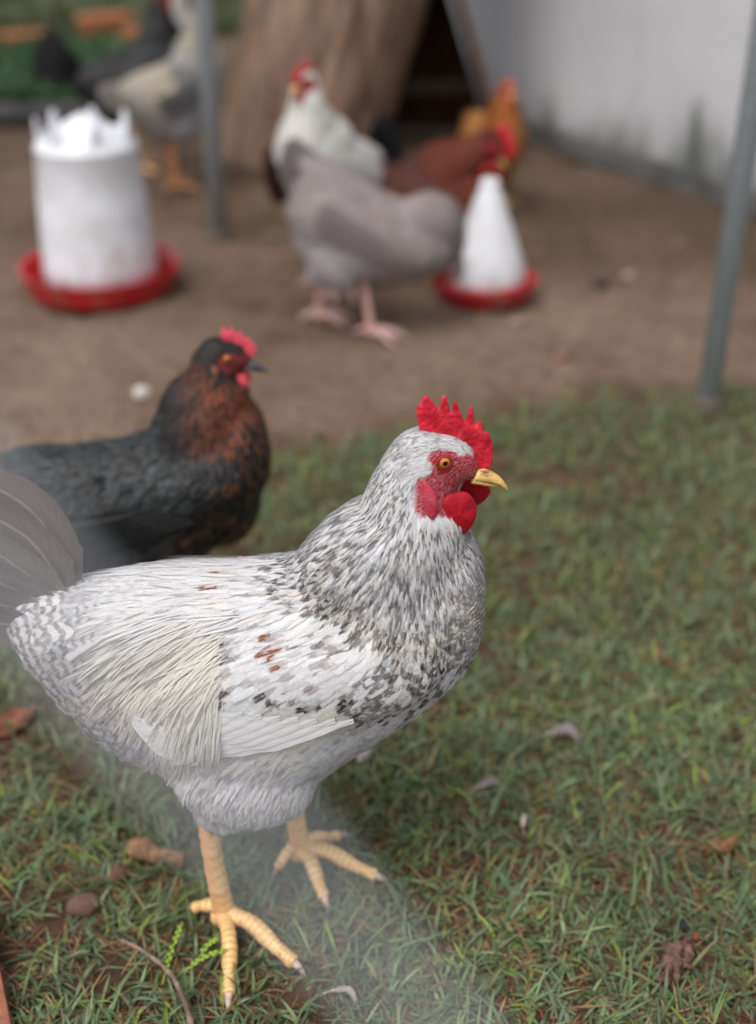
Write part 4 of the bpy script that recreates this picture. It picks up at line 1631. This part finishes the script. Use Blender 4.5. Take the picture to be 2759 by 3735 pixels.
def hen(label, loc, yaw, scale, colors, group=None, comb_h=.8, comb_mat='comb', wat=.6, beak_mat='beak', leg_mat='leg', pitch=0.0, bend=0.0, cover=4.5, seed=1,
        legs=True, tail=None, tail_up=0.0, lobe_col=None, face_col=(150, 30, 42), mat='plain', feather_scale=1.0, name='hen', stubby=1.0, drop=0.0, stride=.018, more=(), tail_len=1.0):
    root = empty(name, loc, R(yaw), scale)
    tag(root, label, 'chicken', group)
    me = cock_body([((-.025, 0, .185), (.085, .062, .068), .1), *more])
    tab = hen_table(colors)
    tab[:, 4:6] *= feather_scale
    if 'hackle_back' in colors:
        b, m = colors['hackle_back'][:2]
        for i in range(9, 24):
            k = min(1, max(0, (.112 - tab[i, 0]) / .03))
            tab[i, 6:9] = tab[i, 6:9] * (1 - k) + np.array(lin(b)) * k
            tab[i, 9:12] = tab[i, 9:12] * (1 - k) + np.array(lin(m)) * k
    red = np.array(lin(face_col))

    def face(x, y, z):
        return 1 if ((x - .1365) / .0165) ** 2 + ((z - .3935 + .18 * (x - .133)) / .0125) ** 2 < 1 and abs(y) > .004 or (x > .148 and .376 < z < .404) else 0
    co = np.array([v.co for v in me.vertices])
    val = interp_anchors(tab, co[:, 0], co[:, 2])
    dat = np.ones((len(co), 4), dtype=np.float32)
    dat[:, :3] = val[:, 4:7] * .8
    for i, p in enumerate(co):
        if p[0] > .1 and face(*p):
            dat[i, :3] = red
    a = me.color_attributes.new('base', 'FLOAT_COLOR', 'POINT')
    a.data.foreach_set('color', dat.ravel())
    obj('body', me, M['down'], root)
    pl, bvh, n = plumage(label, me, tab, root, M[mat], cover, seed, lambda c: np.array([0.0 if face(*p) else 1.0 for p in c]), 1.6)
    ol = [(.1585, .3935), (.1650, .3960), (.1668, .4060), (.1622, .4150), (.1600, .4110), (.1558, .4240), (.1505, .4170), (.1440, .4330), (.1400, .4230), (.1305, .4390),
          (.1265, .4260), (.1195, .4380), (.1150, .4300), (.1180, .4130), (.1370, .4060), (.1480, .4000)]
    ol = [(.1500 + (x - .1500) * stubby, .398 + (z - .398) * comb_h) for x, z in ol]
    obj('comb', comb_mesh(ol, .0042, .0014, .1), M[comb_mat], root)
    eyes(root, .1318, .0170, .4010, .0042, False)
    beak(root, (.1520, .3850), (.1735, .3755), .0095, .0070, M[beak_mat])
    for s in (-1, 1):
        lobe('wattle', root, (.1432, s * .0085, .3760 - .011 * wat), .0150 * wat, .0026, .0165 * wat, M['wattle'] if comb_mat == 'comb' else M['comb_pale'], (s * R(10), R(8), s * R(-16)), .0015, s + 3)
        lobe('earlobe', root, (.1150, s * .0195, .3890), .0060, .0030, .0080, lobe_col or M['earlobe'], (s * R(12), R(-20), s * R(14)), 0, s + 9)
    tc, tm = (tail or colors.get('vent', colors['body']))[:2]
    rng = random.Random(seed)
    for s in (-1, 1):
        for i in range(6):
            t = i / 5
            e = R(62 - 52 * t) + tail_up
            ln = (.135 - .015 * t) * tail_len
            x0, z0 = -.118, .292 - .02 * t
            x2, z2 = x0 - .03 - ln * math.cos(e), z0 + ln * math.sin(e)
            yy = .006 + .004 * i
            c = np.array(lin(tc)) * rng.uniform(.85, 1.15)
            big_feather('tail_feather', [(x0, s * yy * .6, z0), ((x0 + x2) / 2 - .012, s * yy * 1.3, (z0 + z2) / 2 - .006), (x2, s * yy * 1.5, z2)], .034, (.8, 0, 1),
                        c, np.array(lin(tm)), (0, .3, .1), root, M[mat], .08 * s, .6, 10, 5)
        for i in range(5):
            x0, z0 = .075 - i * .010, .236 + i * .006
            x1, z1 = -.078 - i * .002, .212 + i * .009
            pth = []
            for t in (0, .35, .7, 1):
                x, z = x0 + (x1 - x0) * t, z0 + (z1 - z0) * t
                p, nr, _, _ = bvh.find_nearest(Vector((x, s * .1, z)))
                pth.append((x, s * (max(abs(p.y), .050 if t > .5 else 0) + .003 + i * .0005), z))
            b = colors.get('flight', colors.get('wing', colors['body']))
            big_feather('flight_feather', pth, .020, (0, -.15 * s, 1), np.array(lin(b[0])) * rng.uniform(.85, 1.1), np.array(lin(b[1])), (0, .2, 0), root, M[mat], .03 * -s, .72, 8, 5)
    if pitch or bend or drop:
        pose(root, pitch, bend, drop)
    if legs:
        for s in (-1, 1):
            f = stride * s
            make_leg(root, (-.020 + f * .75, s * .036, max(.05, .150 - drop)), (-.018 + f, s * .038, .015),
                     [((.040 + f, s * .038, .0075), 1.0, .006), ((.024 + f, s * .074, .0075), .95, .006), ((.030 + f, s * .010, .0075), .9, .006)], (-.050 + f, s * .030, .010), .0066, leg_mat, lod=0)
    return root


def uni(b, m, st=.3, tp=.4, ba=0, pr=.4):
    return (b, m, st, tp, ba, pr)


# black hen with copper neck, just behind the cockerel
bk = {'body': uni((14, 17, 21), (42, 52, 56), .2, .9, 0, .5),
      'head': uni((22, 20, 22), (60, 28, 22), .5, .3, 0, .4),
      'hackle': uni((24, 18, 18), (172, 84, 40), .95, .35, 0, .78), 'hackle_back': uni((20, 18, 20), (40, 30, 30)),
      'shoulder': uni((17, 20, 24), (40, 48, 54), .3, .6, 0, .5),
      'breast': uni((20, 17, 19), (128, 68, 38), .7, .3, 0, .32),
      'wing': uni((13, 16, 20), (48, 60, 64), .1, .9, 0, .5),
      'belly': uni((22, 22, 26), (40, 36, 38), .2, .5, 0, .4),
      'vent': uni((24, 26, 30), (44, 50, 56), .2, .6, 0, .5)}
hen('black hen with coppery neck and slate beak standing behind the speckled cockerel', (-.233, 1.03, 0), 0, .86, bk, comb_h=.8, comb_mat='comb_pale', wat=.62, beak_mat='beak_dark', leg_mat='leg',
    cover=6, seed=21, pitch=R(9), bend=R(-7), drop=.040, tail_up=R(-40), tail_len=.9, more=[((.094, 0, .325), (.048, .042, .060), .1), ((.111, 0, .380), (.027, .025, .034), .0), ((-.05, 0, .240), (.10, .064, .075), .05), ((-.12, 0, .285), (.075, .045, .034), -.12), ((.09, 0, .235), (.055, .055, .075), .0)], mat='feather_dark', lobe_col=noisy('tan_lobe', (150, 100, 78), (120, 70, 56), 200), face_col=(112, 46, 44), stubby=.72)

# white hen standing behind, and a lavender hen bending to the drinker in front of it
wh = {'body': uni((226, 224, 218), (204, 200, 194)), 'vent': uni((190, 188, 184), (40, 40, 44), 0, .6, 0, .3)}
hen('white hen with red comb, head held high, facing the tray feeder behind the lavender hen', (-.084, 2.12, 0), 240, .90, wh, comb_h=.85, wat=.8, seed=41, tail=((34, 34, 38), (54, 54, 58)), tail_up=R(4), tail_len=.6, pitch=R(14), bend=R(-4), leg_mat='leg_pink',
    more=[((.06, 0, .29), (.08, .068, .06), .1)])
lv = {'body': uni((164, 153, 151), (140, 128, 128)), 'belly': uni((182, 175, 174), (158, 150, 149)), 'vent': uni((168, 158, 156), (142, 132, 132)), 'wing': uni((158, 146, 144), (134, 123, 122)),
      'flight': uni((138, 126, 124), (118, 108, 108)), 'hackle': uni((158, 147, 145), (136, 124, 124))}
hen('lavender grey hen with pinkish legs bending down to the cone drinker', (-.040, 1.92, 0), -6, .92, lv, comb_h=.6, wat=.5, leg_mat='leg_pink', pitch=R(-33), bend=R(-110), seed=31,
    tail_up=R(-66), tail_len=.32, stride=-.054, drop=.024, more=[((-.05, 0, .225), (.09, .070, .080), .1), ((.01, 0, .22), (.08, .066, .068), .1)])

# brown hen with its head over the drinker
br = {'body': uni((98, 42, 30), (70, 30, 24)), 'head': uni((110, 36, 32), (80, 28, 26)), 'hackle': uni((124, 56, 34), (84, 34, 28)), 'shoulder': uni((94, 44, 38), (70, 34, 34)),
      'breast': uni((164, 84, 40), (124, 60, 32)), 'back': uni((84, 48, 44), (120, 92, 88), .3, .6, 0, .3), 'wing': uni((92, 44, 34), (64, 34, 32)), 'belly': uni((140, 74, 38), (110, 56, 32)),
      'vent': uni((70, 38, 32), (40, 28, 28))}
hen('dark reddish brown hen crouching behind the small cone drinker with bright red comb', (.004, 2.21, 0), -4, 1.08, br, comb_h=1.0, wat=.9, seed=51, tail_len=.5, tail_up=R(-55), bend=R(-30), pitch=R(-8), drop=.112, legs=False)

# golden hen further back
gd = {'body': uni((176, 120, 62), (140, 84, 40)), 'head': uni((176, 98, 36), (140, 76, 30)), 'hackle': uni((168, 96, 34), (130, 70, 26)), 'tail': uni((90, 60, 40), (60, 40, 30))}
hen('golden orange hen by the wall, behind the dark reddish brown hen', (.250, 2.70, 0), -76, .82, gd, comb_h=.5, comb_mat='comb_pale', seed=61, tail=((92, 58, 36), (60, 40, 30)), tail_up=R(-70), tail_len=.5, bend=R(8), drop=.07)

# pale grey hen and black hen beyond the feeder
pg = {'body': uni((176, 172, 168), (130, 126, 126), .2, .5, .3, .4), 'back': uni((190, 182, 162), (160, 150, 136)), 'saddle': uni((196, 186, 164), (170, 160, 140)), 'hackle': uni((186, 178, 162), (150, 142, 130)),
      'head': uni((180, 172, 160), (150, 142, 130)), 'wing': uni((122, 120, 120), (96, 94, 96)), 'belly': uni((178, 174, 176), (150, 146, 148)), 'vent': uni((186, 180, 172), (150, 146, 140))}
hen('pale grey and cream hen with orange legs standing behind the tall tray feeder', (-.475, 2.86, 0), 42, .90, pg, seed=71, pitch=R(8), tail_up=R(-60), tail_len=.35, leg_mat='leg_dull')
b2 = {'body': uni((16, 16, 18), (34, 36, 40)), 'wing': uni((22, 20, 24), (40, 36, 40))}
hen('black hen with dark red comb standing behind the pale grey hen', (-.585, 3.02, 0), 28, .92, b2, seed=81, pitch=R(12), tail_up=R(18), mat='feather_dark', tail=((18, 19, 22), (30, 32, 36)), face_col=(110, 16, 28))

# ------------------------------------------------------------------ feeders
def plastic(name, c, c2, rough=.4, transl=0.0):
    t = NT(name)
    n1 = t.noise(t.coord('Object'), 14, 4, .6)
    sp = t.new('ShaderNodeSeparateXYZ')
    t.link(t.coord('Object'), sp.inputs[0])
    n2 = t.noise(t.coord('Object'), 32, 5, .7)
    dirt = t.math('MULTIPLY', t.smooth(n2, .42, .75), t.smooth(sp.outputs[2], .20, .0, .12, .75))
    col = t.mix(t.smooth(n1, .35, .7), lin(c), lin(c2))
    t.set(Base_Color=t.mix(dirt, col, lin((140, 112, 92))), Roughness=rough)
    if transl:
        t.b.inputs['Subsurface Weight'].default_value = transl
        t.b.inputs['Subsurface Radius'].default_value = (.03, .03, .03)
    return t.m


M['white_plastic'] = plastic('white_plastic', (222, 224, 230), (206, 206, 208), .4)
M['red_plastic'] = plastic('red_plastic', (186, 6, 30), (168, 4, 24), .35)


def lathe(prof, seg=48, cap=True):
    return loft([[(r * math.cos(2 * math.pi * k / seg), r * math.sin(2 * math.pi * k / seg), z) for k in range(seg)] for r, z in prof], cap)


def make_feeder():
    root = empty('tray_feeder', (-.510, 2.12, 0), R(20))
    tag(root, 'tall white plastic poultry feeder standing in a round red tray', 'feeder')
    tray = lathe([(.02, .004), (.115, .004), (.132, .010), (.140, .028), (.143, .050), (.147, .053), (.146, .056), (.139, .053), (.134, .030), (.124, .016), (.02, .014)])
    to = obj('tray', mesh('tray', *tray), M['red_plastic'], root)
    v, f = [], []
    for k in range(8):
        a = 2 * math.pi * k / 8
        obj('grille_fin', box(.040, .003, .03, (.113, 0, .030), .001), M['red_plastic'], to).rotation_euler = (0, 0, a)
    tub = lathe([(.094, .020), (.1035, .021), (.1025, .06), (.0990, .120), (.0955, .180), (.0890, .262), (.0900, .264), (.0890, .270), (.0850, .272), (.0810, .286), (.0795, .286), (.083, .262), (.0915, .20), (.099, .06), (.094, .022)], 56, False)
    obj('hopper', mesh('hopper', *tub), M['white_plastic'], root)
    # upright lugs round the rim
    for k in range(7):
        a = 2 * math.pi * k / 7 + .35
        lug = mesh('lug', *loft([[(x * w, .0025 * s2, z) for x, s2 in ((-1, -1), (1, -1), (1, 1), (-1, 1))] for w, z in ((.015, .272), (.013, .288), (.007, .306), (.003, .316))]), False)
        o = obj('rim_lug', lug, M['white_plastic'], root, (.080 * math.cos(a), .080 * math.sin(a), 0))
        o.rotation_euler = (0, 0, a + math.pi / 2)
    # crumpled lid bag bulging in the middle
    rg = []
    for i in range(9):
        t = i / 8
        r = .070 * (1 - t) ** .8 + .008
        rg.append([((r * (1 + .14 * noise.noise((math.cos(a) * 2, math.sin(a) * 2, t * 3)))) * math.cos(a), r * math.sin(a) * (1 + .12 * noise.noise((math.cos(a) * 3, math.sin(a) * 3, t * 4 + 7))), .268 + .052 * t) for a in [2 * math.pi * k / 32 for k in range(32)]])
    obj('lid', mesh('lid', *loft(rg)), M['white_plastic'], root)


make_feeder()


def make_drinker():
    root = empty('cone_drinker', (.196, 2.09, 0))
    tag(root, 'small white cone shaped drinker on a red base beside the hens', 'drinker')
    tray = lathe([(.02, .004), (.080, .004), (.088, .012), (.092, .034), (.095, .037), (.093, .039), (.087, .034), (.082, .018), (.02, .014)])
    obj('tray', mesh('tray', *tray), M['red_plastic'], root)
    obj('ring', mesh('ring', *lathe([(.069, .018), (.075, .018), (.074, .036), (.070, .037)], 40, False)), M['red_plastic'], root)
    cone = lathe([(.060, .020), (.0715, .022), (.0715, .045), (.069, .060), (.050, .115), (.033, .160), (.022, .190), (.018, .198), (.016, .202), (.018, .212), (.013, .216)], 44)
    obj('jar', mesh('jar', *cone), M['white_plastic'], root)
    hd = tube(spline([(-.016, 0, .203), (-.014, 0, .228), (0, 0, .238), (.014, 0, .228), (.016, 0, .203)], 16), .0025, 8)
    obj('handle', mesh('handle', *hd), M['red_plastic'], root)


make_drinker()


# ------------------------------------------------------------------ small things on the ground
def gz(x, y, d=0.0):
    return (x, y, ground_z(x, y) + d)


def dropped_feather(label, x, y, rz, ln, wd, c1, c2, curl=.012):
    root = empty('dropped_feather', gz(x, y, .006), rz)
    tag(root, label, 'feather', 'feathers lying on the lawn')
    pth = [(-ln / 2, 0, 0), (-ln / 6, ln * .08, curl * .6), (ln / 5, ln * .1, curl), (ln / 2, -ln * .05, curl * .3)]
    big_feather('vane', pth, wd, (0, 1, .3), np.array(lin(c1)), np.array(lin(c2)), (0, .2, .3), root, M['quill'], .12, .6, 14, 5)
    obj('quill', mesh('quill', *tube(spline([(-ln * .68, -.004, -.003), (-ln * .5, 0, 0), (-ln * .3, ln * .05, curl * .4)], 6), .0007, 6)), M['claw'], root)


dropped_feather('pale grey curled feather lying in the grass ahead of the cockerel', .172, .862, -.35, .036, .012, (128, 120, 120), (150, 140, 140), .014)
dropped_feather('small pale pinkish feather on the grass below the curled grey feather', .098, .795, .15, .026, .008, (134, 122, 122), (160, 146, 146), .006)
dropped_feather('short whitish feather near the cockerel\'s belly', -.012, .838, .9, .022, .009, (200, 184, 182), (170, 150, 150), .006)
dropped_feather('tiny white downy feather curled at the bottom of the lawn', -.026, .577, -.5, .026, .005, (160, 152, 144), (180, 170, 160), .010)
dropped_feather('tiny pale feather between tufts in the middle of the lawn', .127, .755, 1.2, .016, .005, (196, 176, 172), (160, 146, 146), .004)


def dead_leaf(label, x, y, rz, ln, wd, c1, c2):
    V, F = [], []
    n, m = 14, 7
    for i in range(n):
        t = i / (n - 1)
        w = wd * .5 * math.sin(math.pi * (t * .92 + .05)) ** .75
        for j in range(m):
            a = (j / (m - 1) - .5) * 2
            V.append(((t - .5) * ln, a * w * (1 + .1 * math.sin(i * 3.1)), .006 * a * a + .006 * noise.noise((t * 4, a * 2, x * 50)) + .010 * (t - .5) ** 2 * 4))
    for i in range(n - 1):
        for j in range(m - 1):
            F.append((i * m + j, i * m + j + 1, (i + 1) * m + j + 1, (i + 1) * m + j))
    root = empty('dead_leaf', gz(x, y, .005), rz)
    tag(root, label, 'leaf', 'dead leaves on the lawn')
    obj('blade', mesh('blade', V, F), noisy('dead_leaf_skin', c1, c2, 60, .75, .3, .001), root)
    obj('midrib', mesh('midrib', *tube([(-ln * .7, 0, .012), (-ln * .45, 0, .009), (0, 0, .0015), (ln * .45, 0, .009)], [.0011, .001, .0008, .0004], 6)), noisy('midrib_skin', c2, c1, 60, .7), root)


dead_leaf('reddish brown dead leaf on bare soil at the left edge below the tail', -.355, .885, .5, .06, .03, (138, 84, 66), (104, 60, 46))
dead_leaf('curled tan dead leaf half buried in the lawn on the right', .288, .725, .3, .030, .015, (140, 104, 76), (112, 78, 54))
dead_leaf('small russet dead leaf in the grass behind the curled feather', .29, .98, 2.0, .028, .015, (132, 88, 70), (112, 66, 50))

# bark scrap
root = empty('bark_scrap', gz(.226, .612, .004), 1.0)
tag(root, 'crumbling pinkish brown scrap of bark lying in the grass near the bottom corner', 'bark')
V, F = [], []
for i in range(16):
    for j in range(8):
        a, b = i / 15 - .5, j / 7 - .5
        e = .3 * noise.noise((i * .5, j * .7, 2))
        V.append((a * .052 * (1 + e * .8), b * .022 * (1 + e * 2.6) * (1 - 1.2 * abs(a)), .010 * noise.noise((i * .6, j * .6, 0)) + .004))
for i in range(15):
    for j in range(7):
        F.append((i * 8 + j, i * 8 + j + 1, (i + 1) * 8 + j + 1, (i + 1) * 8 + j))
me = mesh('slab', V, F)
o = obj('slab', me, noisy('bark_scrap_skin', (128, 98, 86), (80, 58, 48), 120, .9, .8, .003), root)
sm = o.modifiers.new('thick', 'SOLIDIFY')
sm.thickness = .003
obj('dark_chip', mesh('chip', *ellipsoid((.036, .006, .004), (.006, .004, .003), 10, 6)), noisy('dark_chip_skin', (58, 54, 62), (40, 36, 38), 90, .9), root)
obj('orange_chip', mesh('chip', *ellipsoid((.028, -.006, .005), (.004, .003, .003), 10, 6)), noisy('orange_chip_skin', (150, 84, 54), (110, 60, 40), 90, .9), root)


# dropping
root = empty('dropping', gz(-.185, .716, .007), -.05)
tag(root, 'crumbly tan dropping lying in the grass behind the near leg', 'dropping')
V, F = tube(spline([(-.024, .002, 0), (-.014, .004, .004), (0, 0, .001), (.014, -.002, 0), (.024, -.003, -.001)], 26), [.003 + .0052 * math.sin(min(1, (i + 2) / 8) * 1.57) * (1.25 if i < 10 else .85) * (1 - .5 * max(0, (i - 22) / 4)) for i in range(26)], 16)
V = [Vector(v) + Vector((noise.noise(Vector(v) * 260), noise.noise(Vector(v) * 260 + Vector((5, 0, 0))), noise.noise(Vector(v) * 260 + Vector((0, 9, 0))))) * .0014 for v in V]
obj('lump', mesh('lump', V, F), noisy('dropping_skin', (150, 118, 86), (108, 82, 60), 160, .9, .8, .002), root)

# dry twig
tw = empty('dry_twig', gz(-.155, .578, .016), 0)
tag(tw, 'thin curved dry twig lying in the grass at the bottom edge', 'twig')
pts = spline([(-.040, .040, .004), (-.020, .026, .008), (.004, .004, .010), (.020, -.024, .006), (.026, -.045, .002)], 30)
obj('stem', mesh('stem', *tube(pts, [.0012 + .0012 * (i / 29) + .0002 * math.sin(i * 1.9) for i in range(30)], 10)), noisy('twig_bark', (150, 132, 116), (98, 78, 66), 60, .8, .5, .001, stretch=(1, 1, 1)), tw)
obj('side_shoot', mesh('side_shoot', *tube(spline([tuple(pts[6]), tuple(pts[6] + np.array((-.004, -.012, .002))), tuple(pts[6] + np.array((-.010, -.020, -.004)))], 8), [.0009 - .00007 * i for i in range(8)], 6)), noisy('shoot_bark', (176, 140, 90), (140, 104, 66), 60, .8), tw)


# green grass seed heads
def seed_head(label, base, tip, n=13):
    a, b = Vector(base), Vector(tip)
    root = empty('seed_head', a)
    tag(root, label, 'seed head', 'green seed heads in the grass')
    d = b - a
    pts = spline([(0, 0, 0), tuple(d * .5 + Vector((0, 0, .004))), tuple(d)], 20)
    m = noisy('seed_green', (150, 178, 66), (122, 150, 52), 200, .6)
    obj('stalk', mesh('stalk', *tube(pts, .0006, 6)), m, root)
    dn = d.normalized()
    sd = dn.cross(Vector((0, 0, 1))).normalized()
    me = mesh('seed', *ellipsoid((0, 0, 0), (.0021, .0012, .0012), 8, 6))
    me.materials.append(m)
    for i in range(n):
        p = Vector(pts[4 + int(15 * i / n)])
        s = 1 if i % 2 else -1
        o = obj('seed', me, None, root, p + sd * s * .0010 + Vector((0, 0, .0006)))
        o.rotation_euler = (0, 0, math.atan2(dn.y, dn.x) + s * .35)


seed_head('upright green beaded grass seed head left of the near foot', (-.1600, .588, .006), (-.1495, .632, .022))
seed_head('green beaded grass seed head lying closest to the near foot', (-.1430, .592, .016), (-.1120, .606, .022), 11)
seed_head('short green beaded grass seed head between the other two', (-.1340, .606, .014), (-.1200, .618, .020), 7)

# brick at the corner of the picture
br_ = empty('paving_brick', (-.318, .545, -.012), .42)
tag(br_, 'terracotta paving brick at the bottom corner beside the dry twig', 'brick')
obj('block', box(.11, .21, .055, (0, 0, .012), .005), noisy('paver_clay', (158, 100, 78), (124, 76, 60), 50, .85, .6, .002), br_)

# loose stones
rs = random.Random(3)


def stone(label, x, y, r, c, sq=.6):
    bm = bmesh.new()
    bmesh.ops.create_icosphere(bm, subdivisions=3, radius=r)
    for v in bm.verts:
        k = 1 + .2 * noise.noise(v.co / r * 1.3 + Vector((x * 90, y * 50, 0)))
        v.co = Vector((v.co.x * k, v.co.y * k * .85, v.co.z * k * sq))
    me = bpy.data.meshes.new('stone')
    bm.to_mesh(me)
    bm.free()
    me.polygons.foreach_set('use_smooth', [True] * len(me.polygons))
    o = obj('stone', me, noisy('stone_skin', c, tuple(int(v * .8) for v in c), 60, .85, .4, .002), None, gz(x, y, r * .25))
    tag(o, label, 'stone', 'stones lying in the run')


stone('white round stone on the bare soil behind the black hen', -.36, 1.66, .013, (206, 198, 190), .8)
stone('brown stone on the soil near the bottom corner brick', -.235, .665, .013, (110, 84, 70))
stone('reddish stone half sunk in soil between seed heads and left edge', -.215, .70, .011, (112, 80, 60))
stone('dark stone on the soil to the side of the cone drinker', .42, 2.15, .018, (66, 56, 54))
stone('pale brown stone lying between the lavender hen and the lawn edge', .24, 1.95, .014, (150, 128, 112))
stone('pale stone on the soil in front of the wall', .48, 2.2, .012, (160, 148, 136))
stone('tan stone near the lawn edge, below the cone drinker', .30, 1.80, .012, (146, 112, 90))
stone('grey stone beside the left steel post', -.22, 2.45, .014, (110, 104, 100))

rng = np.random.default_rng(77)
parts = []
for i in range(260):
    x, y = rng.uniform(-.9, 1.0), rng.uniform(1.35, 2.6)
    if y < edge_y(x) - .02:
        continue
    r = rng.uniform(.002, .006)
    parts.append(ellipsoid((x, y, ground_z(x, y) + r * .2), (r, r * rng.uniform(.6, 1), r * .6), 8, 6))
o = obj('pebbles', mesh('pebbles', *join(*parts)), noisy('pebble_skin', (146, 130, 114), (96, 82, 70), 8, .85), None)
tag(o, 'fine pebbles strewn over the bare soil of the run', 'pebbles', kind='stuff')


# ------------------------------------------------------------------ the wire fence the yard is seen through
def make_fence():
    root = empty('wire_fence', (0, .075, 0))
    tag(root, 'thin pale wide mesh wire fence close in front, far out of focus', 'fence')
    wm = noisy('fence_wire', (214, 218, 224), (196, 200, 206), 20, .5)
    w, h, r = 0.1835, 0.300, .00105
    x0, z0 = -0.0279, 0.7043
    me = {}
    for sgn in (-1, 1):
        for k in range(-10, 11):
            # straight run from the bottom to the top rail, leaning one way
            pts = []
            z = .02
            xb = x0 + (-.05 if sgn > 0 else 0) + k * w + sgn * (z - z0) * w / h
            zt = 1.26
            xt = x0 + (-.05 if sgn > 0 else 0) + k * w + sgn * (zt - z0) * w / h
            if max(xb, xt) < -.85 or min(xb, xt) > .85:
                continue
            pts = [(xb, sgn * .0012, z), (xt, sgn * .0012, zt)]
            obj('wire', mesh('wire', *tube(pts, r, 8)), wm, root)
    for z in (.02, 1.26):
        obj('rail_wire', mesh('rail_wire', *tube([(-1.6, 0, z), (1.6, 0, z)], .0022, 10)), wm, root)
    for x in (-1.6, 1.6):
        obj('fence_post', mesh('fence_post', *tube([(x, 0, -.1), (x, 0, 1.32)], .018, 16)), M['galv'], root)


make_fence()
